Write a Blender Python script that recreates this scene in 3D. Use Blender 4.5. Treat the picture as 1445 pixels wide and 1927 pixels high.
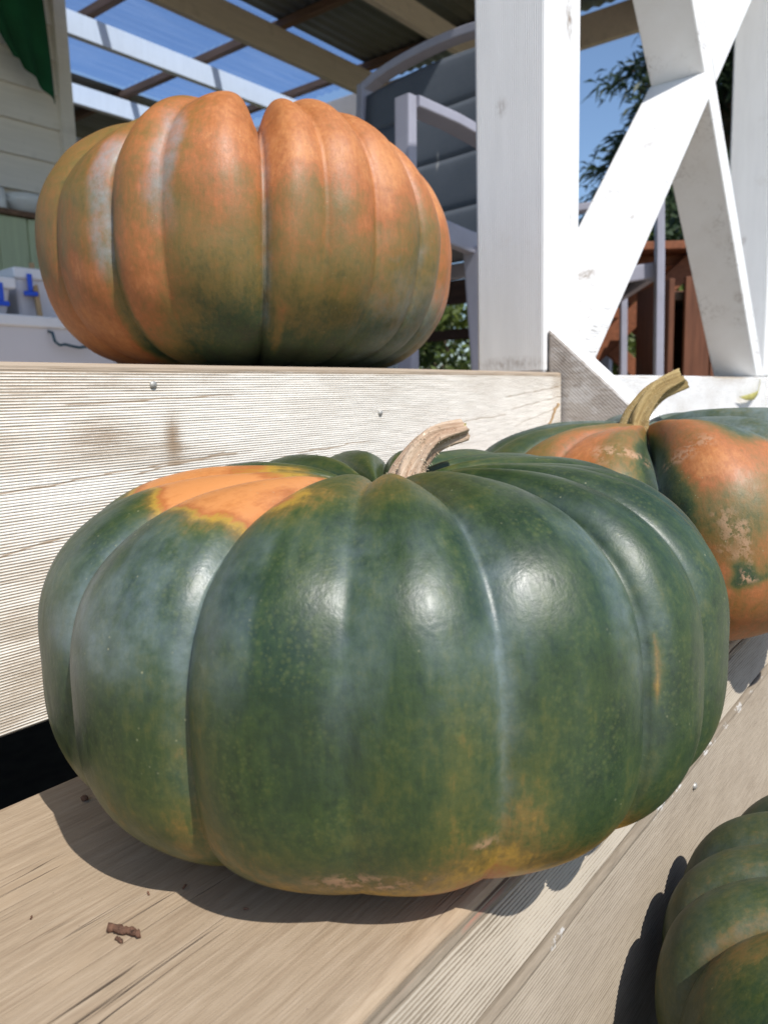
import bpy, bmesh, math, random
import numpy as np
from mathutils import Vector, Matrix, Quaternion

for o in list(bpy.data.objects):
    bpy.data.objects.remove(o)
scene = bpy.context.scene
C = scene.collection
R_ = math.radians

# ------------------------------------------------------------------ camera
cam_d = bpy.data.cameras.new('camera')
cam = bpy.data.objects.new('camera', cam_d)
C.objects.link(cam)
scene.camera = cam
yaw, pitch, roll = R_(38.1812), R_(8.3992), R_(-1.5682)
Fv = Vector((math.cos(yaw)*math.cos(pitch), math.sin(yaw)*math.cos(pitch), -math.sin(pitch)))
R0 = Vector((math.sin(yaw), -math.cos(yaw), 0))
U0 = R0.cross(Fv)
Rv = R0*math.cos(roll) + U0*math.sin(roll)
Uv = U0*math.cos(roll) - R0*math.sin(roll)
cam.matrix_world = Matrix(((Rv.x, Uv.x, -Fv.x, 0), (Rv.y, Uv.y, -Fv.y, -0.3896),
                           (Rv.z, Uv.z, -Fv.z, -0.0229), (0, 0, 0, 1)))
cam_d.sensor_fit = 'VERTICAL'
cam_d.sensor_height = 24
cam_d.lens = 24*1458.92/1927
cam_d.clip_start = 0.02
cam_d.clip_end = 500
cam_d.dof.use_dof = True
cam_d.dof.focus_distance = 0.345
cam_d.dof.aperture_fstop = 12.0

# ------------------------------------------------------------------ sky, sun, exposure
SUN_AZ, SUN_EL = 251.5, 51.5
world = bpy.data.worlds.new('World')
scene.world = world
world.use_nodes = True
wn = world.node_tree.nodes
sky = wn.new('ShaderNodeTexSky')
sky.sky_type = 'NISHITA'
sky.sun_disc = False
sky.sun_elevation = R_(SUN_EL)
sky.sun_rotation = R_((90-SUN_AZ) % 360)
sky.altitude = 20
sky.air_density = 1.0
sky.dust_density = 0.8
sky.ozone_density = 4.0
world.node_tree.links.new(sky.outputs[0], wn['Background'].inputs[0])
wn['Background'].inputs[1].default_value = 0.14
sun_d = bpy.data.lights.new('sun', 'SUN')
sun_d.energy = 4.7
sun_d.angle = R_(0.53)
sun_d.color = (1.0, 0.965, 0.915)
sun = bpy.data.objects.new('sun', sun_d)
C.objects.link(sun)
sdir = Vector((math.cos(R_(SUN_AZ))*math.cos(R_(SUN_EL)), math.sin(R_(SUN_AZ))*math.cos(R_(SUN_EL)), math.sin(R_(SUN_EL))))
sun.rotation_euler = sdir.to_track_quat('Z', 'Y').to_euler()
sun.location = (0, -3, 5)
scene.view_settings.view_transform = 'Standard'
scene.view_settings.look = 'None'
scene.view_settings.gamma = 1
scene.view_settings.exposure = 0.16
scene.view_settings.use_curve_mapping = False
scene.render.engine = 'CYCLES'
scene.cycles.use_denoising = True
scene.cycles.max_bounces = 8
scene.cycles.transparent_max_bounces = 12
scene.cycles.sample_clamp_indirect = 6

rnd = random.Random(7)
rng = np.random.default_rng(11)

# ------------------------------------------------------------------ helpers
def tag(o, label=None, cat=None, group=None, kind=None):
    if label: o['label'] = label
    if cat: o['category'] = cat
    if group: o['group'] = group
    if kind: o['kind'] = kind
    return o

def empty(name, loc=(0, 0, 0), rz=0.0):
    o = bpy.data.objects.new(name, None)
    o.empty_display_size = 0.05
    o.location = loc
    o.rotation_euler = (0, 0, rz)
    C.objects.link(o)
    return o

def mesh_obj(name, verts, faces, mat, parent=None, smooth=False):
    me = bpy.data.meshes.new(name)
    me.from_pydata([tuple(v) for v in verts], [], [tuple(f) for f in faces])
    me.materials.append(mat)
    if smooth:
        me.polygons.foreach_set('use_smooth', [True]*len(me.polygons))
    me.update()
    o = bpy.data.objects.new(name, me)
    C.objects.link(o)
    if parent: o.parent = parent
    return o

def bm_obj(name, bm, mat, parent=None, smooth=False):
    me = bpy.data.meshes.new(name)
    bmesh.ops.recalc_face_normals(bm, faces=bm.faces)
    bm.to_mesh(me)
    bm.free()
    me.materials.append(mat)
    if smooth:
        me.polygons.foreach_set('use_smooth', [True]*len(me.polygons))
    o = bpy.data.objects.new(name, me)
    C.objects.link(o)
    if parent: o.parent = parent
    return o

def add_box(bm, lo, hi, bevel=0.0, mtx=None):
    m = Matrix.Translation([(a+b)/2 for a, b in zip(lo, hi)]) @ Matrix.Diagonal([b-a for a, b in zip(lo, hi)] + [1])
    if mtx is not None: m = mtx @ m
    r = bmesh.ops.create_cube(bm, size=1, matrix=m)
    if bevel:
        es = list({e for v in r['verts'] for e in v.link_edges})
        bmesh.ops.bevel(bm, geom=es, offset=bevel, segments=2, affect='EDGES', profile=0.5)
    return bm

def box(name, lo, hi, mat, parent=None, bevel=0.003, mtx=None):
    return bm_obj(name, add_box(bmesh.new(), lo, hi, bevel, mtx), mat, parent)

def beam(name, a, b, w, h, mat, parent=None, bevel=0.003, up=(0, 0, 1)):
    """box from a to b along its length, w across, h along 'up'"""
    a, b, up = Vector(a), Vector(b), Vector(up)
    x = (b-a).normalized()
    y = up.cross(x).normalized()
    z = x.cross(y)
    L = (b-a).length
    m = Matrix((x, y, z)).transposed().to_4x4()
    m.translation = a
    return box(name, (0, -w/2, -h/2), (L, w/2, h/2), mat, parent, bevel, m)

def tube_mesh(path, radii, nseg=10, ratio=None, up=(0, 0, 1), caps=True, rect=False):
    """sweep of a circle / rounded rectangle along a path; returns verts, faces"""
    P = [Vector(p) for p in path]
    n = len(P)
    V, Fc = [], []
    up = Vector(up)
    prev = None
    for i, p in enumerate(P):
        t = (P[min(i+1, n-1)]-P[max(i-1, 0)]).normalized()
        if prev is None:
            s = up.cross(t)
            if s.length < 1e-4: s = Vector((1, 0, 0)).cross(t)
        else:
            s = prev - t*prev.dot(t)
        s.normalize()
        prev = s
        u = t.cross(s)
        r = radii[i] if hasattr(radii, '__len__') else radii
        rw, rh = (r, r) if not rect else r
        for k in range(nseg):
            a = 2*math.pi*(k+0.5)/nseg
            c, d = math.cos(a), math.sin(a)
            if rect:
                e = 0.22
                c = math.copysign(abs(c)**e, c); d = math.copysign(abs(d)**e, d)
            V.append(p + s*c*rw + u*d*rh)
    for i in range(n-1):
        for k in range(nseg):
            k2 = (k+1) % nseg
            Fc.append((i*nseg+k, i*nseg+k2, (i+1)*nseg+k2, (i+1)*nseg+k))
    if caps:
        Fc.append(tuple(range(nseg-1, -1, -1)))
        Fc.append(tuple((n-1)*nseg+k for k in range(nseg)))
    return V, Fc

def tube(name, path, radii, mat, parent=None, nseg=10, smooth=True, **kw):
    V, Fc = tube_mesh(path, radii, nseg, **kw)
    return mesh_obj(name, V, Fc, mat, parent, smooth)

def rect_tube(name, path, w, h, mat, parent=None, up=(0, 0, 1)):
    V, Fc = tube_mesh(path, [(w/2, h/2)]*len(path), 16, up=up, rect=True)
    return mesh_obj(name, V, Fc, mat, parent, False)

def copy_tree(o, parent=None):
    c = o.copy()
    C.objects.link(c)
    c.parent = parent
    for ch in list(o.children):
        copy_tree(ch, c)
    return c

_lat = {}
def vnoise(P, scale=1.0, seed=0):
    """value noise on (n,3) points, range 0..1"""
    if seed not in _lat:
        _lat[seed] = np.random.default_rng(1000+seed).random((32, 32, 32))
    L = _lat[seed]
    q = np.asarray(P, float)*np.asarray(scale)
    i = np.floor(q).astype(int)
    f = q-i
    f = f*f*(3-2*f)
    out = 0
    for dx in (0, 1):
        for dy in (0, 1):
            for dz in (0, 1):
                w = (f[:, 0] if dx else 1-f[:, 0])*(f[:, 1] if dy else 1-f[:, 1])*(f[:, 2] if dz else 1-f[:, 2])
                out = out + w*L[(i[:, 0]+dx) % 32, (i[:, 1]+dy) % 32, (i[:, 2]+dz) % 32]
    return out

def fbm(P, scale=1.0, seed=0, octs=4):
    s, a, t = 0, 1.0, 0
    for k in range(octs):
        s = s + a*vnoise(P, np.asarray(scale)*(2.03**k), seed+k)
        t += a
        a *= 0.5
    return s/t

def sstep(x, a, b):
    t = np.clip((x-a)/(b-a), 0, 1)
    return t*t*(3-2*t)

def set_color_attr(me, name, rgb):
    at = me.color_attributes.new(name, 'FLOAT_COLOR', 'POINT')
    a = np.ones((len(me.vertices), 4), np.float32)
    a[:, :3] = rgb
    at.data.foreach_set('color', a.ravel())

# ------------------------------------------------------------------ materials
class M:
    """small node-graph builder"""
    def __init__(self, name):
        self.mat = bpy.data.materials.new(name)
        self.mat.use_nodes = True
        self.t = self.mat.node_tree
        self.bsdf = self.t.nodes['Principled BSDF']
        self.out = self.t.nodes['Material Output']
    def n(self, kind, **kw):
        nd = self.t.nodes.new('ShaderNode'+kind)
        for k, v in kw.items(): setattr(nd, k, v)
        return nd
    def l(self, a, b):
        self.t.links.new(a, b)
        return self
    def coord(self, which='Object', scale=(1, 1, 1), rot=(0, 0, 0), loc=(0, 0, 0)):
        tc = self.n('TexCoord'); mp = self.n('Mapping')
        self.l(tc.outputs[which], mp.inputs[0])
        mp.inputs[1].default_value = loc
        mp.inputs[2].default_value = rot
        mp.inputs[3].default_value = scale
        return mp.outputs[0]
    def noise(self, vec, scale=5, detail=4, rough=0.55, dist=0.0):
        nd = self.n('TexNoise')
        self.l(vec, nd.inputs['Vector'])
        nd.inputs['Scale'].default_value = scale
        nd.inputs['Detail'].default_value = detail
        nd.inputs['Roughness'].default_value = rough
        nd.inputs['Distortion'].default_value = dist
        return nd.outputs[0]
    def voro(self, vec, scale=5, feature='F1', rnd=1.0):
        nd = self.n('TexVoronoi', feature=feature)
        self.l(vec, nd.inputs['Vector'])
        nd.inputs['Scale'].default_value = scale
        nd.inputs['Randomness'].default_value = rnd
        return nd.outputs['Distance']
    def math(self, op, a, b=None, clamp=False):
        nd = self.n('Math', operation=op, use_clamp=clamp)
        for i, v in enumerate((a, b)):
            if v is None: continue
            if isinstance(v, (int, float)): nd.inputs[i].default_value = v
            else: self.l(v, nd.inputs[i])
        return nd.outputs[0]
    def rng(self, v, a, b, c=0.0, d=1.0):
        nd = self.n('MapRange')
        self.l(v, nd.inputs[0])
        for i, x in enumerate((a, b, c, d)): nd.inputs[i+1].default_value = x
        return nd.outputs[0]
    def ramp(self, v, stops):
        nd = self.n('ValToRGB')
        self.l(v, nd.inputs[0])
        el = nd.color_ramp.elements
        while len(el) < len(stops): el.new(0.5)
        for e, (p, c) in zip(el, stops):
            e.position = p
            e.color = (*c, 1) if len(c) == 3 else c
        return nd.outputs[0]
    def mix(self, f, a, b, mode='MIX'):
        nd = self.n('Mix', data_type='RGBA', blend_type=mode)
        for i, v in ((0, f), (6, a), (7, b)):
            if isinstance(v, (int, float)): nd.inputs[i].default_value = v
            elif isinstance(v, tuple): nd.inputs[i].default_value = (*v, 1)
            else: self.l(v, nd.inputs[i])
        return nd.outputs[2]
    def attr(self, name):
        nd = self.n('Attribute', attribute_name=name)
        s = self.n('SeparateColor')
        self.l(nd.outputs['Color'], s.inputs[0])
        return s.outputs
    def bump(self, h, strength=0.3, dist=0.001):
        nd = self.n('Bump')
        nd.inputs['Strength'].default_value = strength
        nd.inputs['Distance'].default_value = dist
        self.l(h, nd.inputs['Height'])
        self.l(nd.outputs[0], self.bsdf.inputs['Normal'])
    def set(self, color=None, rough=None, spec=None, metal=None, coat=None):
        for key, v in (('Base Color', color), ('Roughness', rough), ('Specular IOR Level', spec), ('Metallic', metal), ('Coat Weight', coat)):
            if v is None: continue
            if isinstance(v, (int, float)): self.bsdf.inputs[key].default_value = v
            elif isinstance(v, tuple): self.bsdf.inputs[key].default_value = (*v, 1)
            else: self.l(v, self.bsdf.inputs[key])
        return self

def plain(name, col, rough=0.6, var=0.12, scale=6.0, spec=0.4, metal=0.0, bump=0.0):
    m = M(name)
    v = m.noise(m.coord(), scale, 5)
    lo = tuple(c*(1-var) for c in col); hi = tuple(min(1, c*(1+var)) for c in col)
    m.set(color=m.ramp(v, [(0.3, lo), (0.7, hi)]), rough=rough, spec=spec, metal=metal)
    if bump: m.bump(m.noise(m.coord(), scale*6, 4), bump, 0.002)
    return m.mat

def mat_white_paint(name, ribs=False, dirt=0.5):
    """white exterior paint on rough-sawn timber; fine ribs run up the faces across local y"""
    m = M(name)
    co = m.coord()
    g = m.noise(m.coord(scale=(9, 9, 1.2)), 6, 5, 0.6)
    d = m.noise(co, 14, 6, 0.65)
    spot = m.rng(m.voro(m.coord(scale=(1, 1, 0.6)), 38), 0.0, 0.11, 1.0, 0.0)
    spot = m.math('MULTIPLY', spot, m.rng(m.noise(co, 11, 2), 0.60, 0.66))
    base = m.mix(m.rng(g, 0.35, 0.75), (0.80, 0.80, 0.79), (0.73, 0.73, 0.72))
    base = m.mix(m.math('MULTIPLY', m.rng(d, 0.60, 0.80), dirt), base, (0.50, 0.45, 0.38))
    base = m.mix(m.math('MULTIPLY', spot, 0.7), base, (0.16, 0.13, 0.10))
    m.set(color=base, rough=0.55, spec=0.35)
    h = m.math('ADD', m.math('MULTIPLY', m.noise(m.coord(scale=(40, 40, 4)), 5, 4), 0.5), m.math('MULTIPLY', d, 0.3))
    if ribs:
        tc = m.n('TexCoord'); sp = m.n('SeparateXYZ')
        m.l(tc.outputs['Object'], sp.inputs[0])
        w = m.math('SINE', m.math('MULTIPLY', sp.outputs[1], 2*math.pi/0.0027))
        h = m.math('ADD', m.math('MULTIPLY', h, 0.6), m.math('MULTIPLY', w, 0.45))
        m.bump(h, 0.7, 0.0009)
    else:
        m.bump(h, 0.35, 0.001)
    return m.mat

def mat_ribbed(name, paint=(0.79, 0.745, 0.665), wood=(0.385, 0.312, 0.232), wood2=(0.46, 0.395, 0.315), axis=0, stain=(0.20, 0.11, 0.045), over=False):
    """ribbed board: attribute tone.r = height of rib (0 groove, 1 crest), tone.g = wear"""
    m = M(name)
    a = m.attr('tone')
    sc = [60, 60, 60]; sc[axis] = 5
    streak = m.noise(m.coord(scale=tuple(sc)), 9, 6, 0.7)
    fine = m.noise(m.coord(scale=tuple(s*0.4 for s in (60, 60, 60))), 20, 4, 0.7)
    big = m.noise(m.coord(scale=(1, 1, 1.5)), 11, 5, 0.6)
    v = m.math('ADD', a[0], m.math('MULTIPLY', m.math('SUBTRACT', streak, 0.5), 0.85))
    v = m.math('ADD', v, m.math('MULTIPLY', m.math('SUBTRACT', fine, 0.5), 0.45))
    v = m.math('ADD', v, m.math('MULTIPLY', m.math('SUBTRACT', 0.5, big), 0.7))
    v = m.math('SUBTRACT', v, m.math('MULTIPLY', a[1], 1.7))
    pf = m.rng(v, 0.02, 0.38)
    wc = m.mix(m.rng(streak, 0.3, 0.7), wood, wood2)
    if not over: wc = m.mix(m.math('MULTIPLY', a[2], 0.85), wc, stain)
    pc = m.mix(m.rng(big, 0.35, 0.7), paint, tuple(c*0.9 for c in paint))
    col = m.mix(pf, wc, pc)
    if over: col = m.mix(m.rng(m.math('ADD', a[2], m.math('MULTIPLY', m.math('SUBTRACT', m.noise(m.coord(scale=(0.6, 1, 1)), 190, 5, 0.7), 0.5), 1.3)), 0.45, 0.6), col, stain)
    m.set(color=col, rough=0.72, spec=0.25)
    m.bump(m.math('ADD', streak, m.math('MULTIPLY', pf, 0.4)), 0.4, 0.0006)
    return m.mat

def mat_tread(name):
    """weathered smooth plank, grain along x"""
    m = M(name)
    g1 = m.noise(m.coord(scale=(9, 90, 90)), 4, 8, 0.72, 0.4)
    g2 = m.noise(m.coord(scale=(3, 220, 220)), 3, 5, 0.7)
    big = m.noise(m.coord(scale=(1, 2.2, 1)), 9, 4, 0.6)
    ring = m.noise(m.coord(scale=(1.6, 34, 10)), 2.2, 3, 0.5, 0.6)
    rl = m.math('ABSOLUTE', m.math('SUBTRACT', m.math('FRACT', m.math('MULTIPLY', ring, 7.0)), 0.5))
    col = m.ramp(g1, [(0.25, (0.26, 0.193, 0.128)), (0.5, (0.345, 0.262, 0.178)), (0.75, (0.415, 0.325, 0.232))])
    col = m.mix(m.math('MULTIPLY', m.rng(rl, 0.0, 0.16, 1.0, 0.0), 0.26), col, (0.19, 0.125, 0.075))
    col = m.mix(m.math('MULTIPLY', m.rng(big, 0.5, 0.75), 0.5), col, (0.44, 0.31, 0.19))
    crack = m.noise(m.coord(scale=(2.2, 95, 40)), 1.5, 3, 0.5, 0.2)
    cr = m.rng(m.math('ABSOLUTE', m.math('SUBTRACT', crack, 0.5)), 0.0, 0.012, 1.0, 0.0)
    cr = m.math('MULTIPLY', cr, m.rng(m.noise(m.coord(scale=(1, 1.5, 1)), 14, 2), 0.48, 0.56))
    col = m.mix(m.math('MULTIPLY', m.rng(g2, 0.42, 0.30), 0.45), col, (0.17, 0.12, 0.08))
    col = m.mix(m.math('MULTIPLY', cr, 0.85), col, (0.05, 0.035, 0.025))
    speck = m.rng(m.voro(m.coord(), 260), 0.0, 0.10, 1.0, 0.0)
    speck = m.math('MULTIPLY', speck, m.rng(m.noise(m.coord(), 60, 2), 0.54, 0.62))
    col = m.mix(m.math('MULTIPLY', speck, 0.8), col, (0.10, 0.07, 0.05))
    m.set(color=col, rough=0.75, spec=0.2)
    h = m.math('ADD', g2, m.math('MULTIPLY', g1, 0.6))
    h = m.math('SUBTRACT', h, m.math('MULTIPLY', cr, 2.0))
    m.bump(h, 0.6, 0.0007)
    return m.mat

def mat_pumpkin(name, net=0.0, seed=0.0, rough=0.36, dark=(0.012, 0.029, 0.009), mid=(0.23, 0.110, 0.024), olive=(0.062, 0.074, 0.015)):
    """skin colour follows attribute tone: r = ripeness and painted underside shade, g = waxy bloom and painted sky sheen, b = scar; streaks run along the ribs"""
    m = M(name)
    a = m.attr('tone')
    tc = m.n('TexCoord')
    def uv(sx, sy):
        mp = m.n('Mapping'); m.l(tc.outputs['UV'], mp.inputs[0]); mp.inputs[3].default_value = (sx, sy, 1); mp.inputs[1].default_value = (seed, seed, 0)
        return mp.outputs[0]
    streak = m.noise(uv(110, 10), 1.0, 7, 0.7)
    ob = m.coord(loc=(seed, seed, seed))
    blot = m.noise(ob, 24, 6, 0.62, 0.4)
    mott = m.noise(ob, 210, 5, 0.7)
    fib = m.noise(uv(420, 60), 1.0, 4, 0.65)
    v = m.math('ADD', a[0], m.math('MULTIPLY', m.math('SUBTRACT', streak, 0.5), 0.34))
    v = m.math('ADD', v, m.math('MULTIPLY', m.math('SUBTRACT', blot, 0.5), 0.44))
    v = m.math('ADD', v, m.math('MULTIPLY', m.math('SUBTRACT', mott, 0.5), 0.40))
    v = m.math('ADD', v, m.math('MULTIPLY', m.math('SUBTRACT', fib, 0.5), 0.34))
    col = m.ramp(v, [(0.0, dark), (0.14, (0.026, 0.050, 0.012)), (0.28, olive), (0.42, (0.155, 0.104, 0.021)),
                     (0.58, mid), (0.76, (0.37, 0.122, 0.032)), (1.0, (0.53, 0.215, 0.066))])
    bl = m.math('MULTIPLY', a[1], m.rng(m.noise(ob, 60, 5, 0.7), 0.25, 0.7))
    spk = m.math('MAXIMUM', m.rng(m.voro(ob, 330), 0.10, 0.36, 1.0, 0.0), m.math('MULTIPLY', m.rng(m.voro(ob, 620), 0.15, 0.40, 1.0, 0.0), 0.8))
    spk = m.math('MULTIPLY', spk, m.rng(m.noise(ob, 45, 3), 0.40, 0.62))
    col = m.mix(m.math('MULTIPLY', spk, m.rng(a[0], 0.3, 0.5, 0.26, 0.06)), col, (0.125, 0.145, 0.035))
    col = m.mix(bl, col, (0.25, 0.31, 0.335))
    dots = m.rng(m.voro(ob, 230), 0.0, 0.12, 1.0, 0.0)
    dots = m.math('MULTIPLY', dots, m.rng(m.noise(ob, 26, 2), 0.52, 0.64))
    col = m.mix(m.math('MULTIPLY', dots, 0.8), col, (0.40, 0.38, 0.22))
    wv = m.n('TexNoise'); m.l(m.coord(scale=(1, 1, 0.6), loc=(seed, 0, 0)), wv.inputs['Vector'])
    wv.inputs['Scale'].default_value = 300; wv.inputs['Detail'].default_value = 3; wv.inputs['Distortion'].default_value = 1.6
    vl = m.rng(m.math('ABSOLUTE', m.math('SUBTRACT', wv.outputs[0], 0.5)), 0.0, 0.035, 1.0, 0.0)
    vl = m.math('MULTIPLY', vl, m.rng(m.noise(ob, 70, 3), 0.35, 0.65))
    if net: col = m.mix(m.math('MULTIPLY', vl, net), col, (0.13, 0.075, 0.022))
    sc = m.math('MULTIPLY', a[2], m.rng(m.noise(ob, 190, 4, 0.7), 0.46, 0.56))
    col = m.mix(sc, col, (0.46, 0.27, 0.16))
    m.set(color=col, rough=m.math('ADD', rough, m.math('ADD', m.math('MULTIPLY', m.rng(blot, 0.3, 0.7), 0.10), m.math('MULTIPLY', m.rng(streak, 0.35, 0.65), 0.14))), spec=0.5)
    h = m.math('ADD', m.math('MULTIPLY', m.noise(ob, 60, 4, 0.6), 0.9), m.math('MULTIPLY', mott, 0.35))
    h = m.math('ADD', h, m.math('MULTIPLY', fib, 0.15))
    if net: h = m.math('SUBTRACT', h, m.math('MULTIPLY', vl, 0.5*net))
    h = m.math('ADD', h, m.math('MULTIPLY', sc, 0.6))
    h = m.math('ADD', h, m.math('MULTIPLY', m.noise(ob, 420, 3, 0.6), 0.22))
    m.bump(h, 0.20, 0.0016)
    return m.mat

def mat_stem(name, c1, c2, c3):
    m = M(name)
    tc = m.n('TexCoord'); mp = m.n('Mapping'); m.l(tc.outputs['UV'], mp.inputs[0]); mp.inputs[3].default_value = (30, 3, 1)
    s = m.noise(mp.outputs[0], 1.0, 6, 0.7)
    f = m.noise(m.coord(), 420, 4, 0.7)
    col = m.ramp(s, [(0.28, c1), (0.5, c2), (0.72, c3)])
    col = m.mix(m.rng(f, 0.62, 0.72), col, tuple(min(1, c*1.7) for c in c3))
    m.set(color=col, rough=0.75, spec=0.25)
    m.bump(m.math('ADD', s, f), 0.5, 0.001)
    return m.mat

def mat_leaf(name, c1, c2):
    m = M(name)
    oi = m.n('Attribute', attribute_name='tone')
    s = m.n('SeparateColor'); m.l(oi.outputs['Color'], s.inputs[0])
    m.set(color=m.mix(s.outputs[0], c1, c2), rough=0.5, spec=0.4)
    tr = m.n('BsdfTranslucent'); m.l(m.mix(s.outputs[0], c1, c2), tr.inputs[0])
    mx = m.n('MixShader'); mx.inputs[0].default_value = 0.3
    m.l(m.bsdf.outputs[0], mx.inputs[1]); m.l(tr.outputs[0], mx.inputs[2]); m.l(mx.outputs[0], m.out.inputs[0])
    return m.mat

def mat_clear_sheet(name):
    m = M(name)
    tr = m.n('BsdfTransparent'); tr.inputs[0].default_value = (0.80, 0.87, 0.97, 1)
    gl = m.n('BsdfGlossy'); gl.inputs['Roughness'].default_value = 0.12; gl.inputs[0].default_value = (0.8, 0.8, 0.8, 1)
    df = m.n('BsdfTranslucent'); df.inputs[0].default_value = (0.7, 0.75, 0.8, 1)
    lw = m.n('Value'); lw.outputs[0].default_value = 0.03
    m1 = m.n('MixShader'); m.l(lw.outputs[0], m1.inputs[0]); m.l(tr.outputs[0], m1.inputs[1]); m.l(gl.outputs[0], m1.inputs[2])
    m2 = m.n('MixShader'); m.l(m.rng(m.noise(m.coord(scale=(0.6, 6, 1)), 3, 5), 0.3, 0.8, 0.0, 0.05), m2.inputs[0])
    m.l(m1.outputs[0], m2.inputs[1]); m.l(df.outputs[0], m2.inputs[2])
    m.l(m2.outputs[0], m.out.inputs[0])
    return m.mat

def mat_planks(name, col, var=0.25, axis=2, rough=0.7):
    m = M(name)
    sc = [14, 14, 14]; sc[axis] = 1.2
    g = m.noise(m.coord(scale=tuple(sc)), 4, 6, 0.65)
    d = m.noise(m.coord(), 9, 4)
    c = m.ramp(g, [(0.25, tuple(x*(1-var) for x in col)), (0.75, tuple(min(1, x*(1+var)) for x in col))])
    c = m.mix(m.math('MULTIPLY', m.rng(d, 0.58, 0.75), 0.35), c, tuple(x*0.5 for x in col))
    m.set(color=c, rough=rough, spec=0.25)
    m.bump(g, 0.3, 0.001)
    return m.mat

def add_knots(mat, knots):
    """brown knots bleeding through the paint at fixed spots (object space x, z)"""
    m = M.__new__(M)
    m.mat = mat; m.t = mat.node_tree; m.bsdf = m.t.nodes['Principled BSDF']; m.out = m.t.nodes['Material Output']
    src = m.bsdf.inputs['Base Color'].links[0].from_socket
    tc = m.n('TexCoord'); sp = m.n('SeparateXYZ'); m.l(tc.outputs['Object'], sp.inputs[0])
    nz = m.noise(m.coord(), 90, 4, 0.7)
    nf = m.noise(m.coord(scale=(1, 1, 0.5)), 240, 4, 0.7)
    for kx, ky, kz, rx, rz, am in knots:
        dx = m.math('DIVIDE', m.math('SUBTRACT', sp.outputs[0], kx), rx)
        dy = m.math('DIVIDE', m.math('SUBTRACT', sp.outputs[1], ky), rx)
        dz = m.math('DIVIDE', m.math('SUBTRACT', sp.outputs[2], kz), rz)
        d = m.math('SQRT', m.math('ADD', m.math('ADD', m.math('MULTIPLY', dx, dx), m.math('MULTIPLY', dy, dy)), m.math('MULTIPLY', dz, dz)))
        f = m.math('MULTIPLY', m.rng(m.math('ADD', d, m.math('MULTIPLY', nz, 0.9)), 0.7, 1.6, am, 0.0), m.rng(nf, 0.36, 0.60))
        src = m.mix(f, src, (0.25, 0.19, 0.14))
    m.l(src, m.bsdf.inputs['Base Color'])

def mat_brace():
    m = M('white_brace_paint')
    ang = math.atan2(0.692, 0.722)
    co = m.coord()
    along = m.coord(rot=(0, ang, 0), scale=(5, 70, 70))
    cr = m.noise(along, 1.2, 4, 0.6, 0.3)
    crk = m.rng(m.math('ABSOLUTE', m.math('SUBTRACT', cr, 0.5)), 0.0, 0.014, 1.0, 0.0)
    crk = m.math('MULTIPLY', crk, m.rng(m.noise(co, 9, 3), 0.50, 0.60))
    d = m.noise(co, 17, 6, 0.65)
    base = m.mix(m.rng(d, 0.35, 0.7), (0.80, 0.80, 0.79), (0.75, 0.74, 0.72))
    base = m.mix(m.math('MULTIPLY', m.rng(m.noise(co, 7, 5, 0.7), 0.60, 0.78), 0.3), base, (0.52, 0.46, 0.38))
    base = m.mix(m.math('MULTIPLY', crk, 0.8), base, (0.20, 0.16, 0.12))
    m.set(color=base, rough=0.55, spec=0.35)
    m.bump(m.math('SUBTRACT', m.noise(m.coord(rot=(0, ang, 0), scale=(6, 60, 60)), 4, 4), crk), 0.35, 0.001)
    return m.mat

MAT = {}
MAT['white'] = mat_white_paint('white_paint')
MAT['white_rib'] = mat_white_paint('white_paint_ribbed', True, 0.35)
add_knots(MAT['white_rib'], [(0.012, -0.0455, 0.395, 0.011, 0.026, 0.95), (0.018, -0.0455, 0.18, 0.007, 0.014, 0.6), (-0.0455, 0.0, 0.012, 0.05, 0.010, 0.5), (-0.0455, 0.01, 0.30, 0.008, 0.012, 0.45)])
MAT['brace'] = mat_brace()
add_knots(MAT['brace'], [(1.030, 0.060, 0.135, 0.016, 0.014, 0.9), (1.000, 0.075, 0.105, 0.010, 0.010, 0.9), (1.12, 0.03, 0.215, 0.008, 0.012, 0.7), (1.70, 0.03, 0.17, 0.012, 0.03, 0.8), (1.26, 0.06, 0.35, 0.012, 0.01, 0.6)])
MAT['fascia'] = mat_ribbed('worn_white_ribbed_timber')
MAT['fascia_clean'] = mat_ribbed('white_ribbed_timber', paint=(0.80, 0.80, 0.79))
MAT['nosing'] = mat_ribbed('grey_ribbed_timber', stain=(0.30, 0.115, 0.075), paint=(0.385, 0.335, 0.265), wood=(0.15, 0.12, 0.085), wood2=(0.265, 0.22, 0.165))
MAT['tread'] = mat_tread('weathered_plank')
MAT['grass'] = plain('lawn', (0.15, 0.145, 0.065), 0.9, 0.4, 3.0)
MAT['galv'] = plain('galvanised_nail', (0.42, 0.40, 0.36), 0.5, 0.25, 90, metal=0.5)
MAT['rafter'] = mat_white_paint('painted_rafter', False, 0.3)
MAT['brownrafter'] = mat_planks('painted_beam_beige', (0.62, 0.52, 0.43), 0.1, 0)
MAT['purlin'] = mat_planks('rusty_brown_timber', (0.17, 0.10, 0.065), 0.4, 1)
MAT['iron'] = plain('old_roofing_iron', (0.16, 0.155, 0.14), 0.6, 0.25, 2.5, metal=0.0)
MAT['clear'] = mat_clear_sheet('clear_corrugated_plastic')
MAT['wall'] = mat_planks('pale_wall_paint', (0.80, 0.76, 0.70), 0.06, 0)
MAT['mint'] = mat_planks('mint_green_paint', (0.50, 0.57, 0.38), 0.12, 2)
MAT['alu'] = plain('lavender_grey_aluminium_paint', (0.31, 0.31, 0.37), 0.42, 0.06, 20)
MAT['redwood'] = mat_planks('red_brown_stained_timber', (0.21, 0.075, 0.035), 0.35, 0)
MAT['redwood_v'] = mat_planks('red_brown_stained_boards', (0.125, 0.050, 0.027), 0.35, 2)
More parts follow.
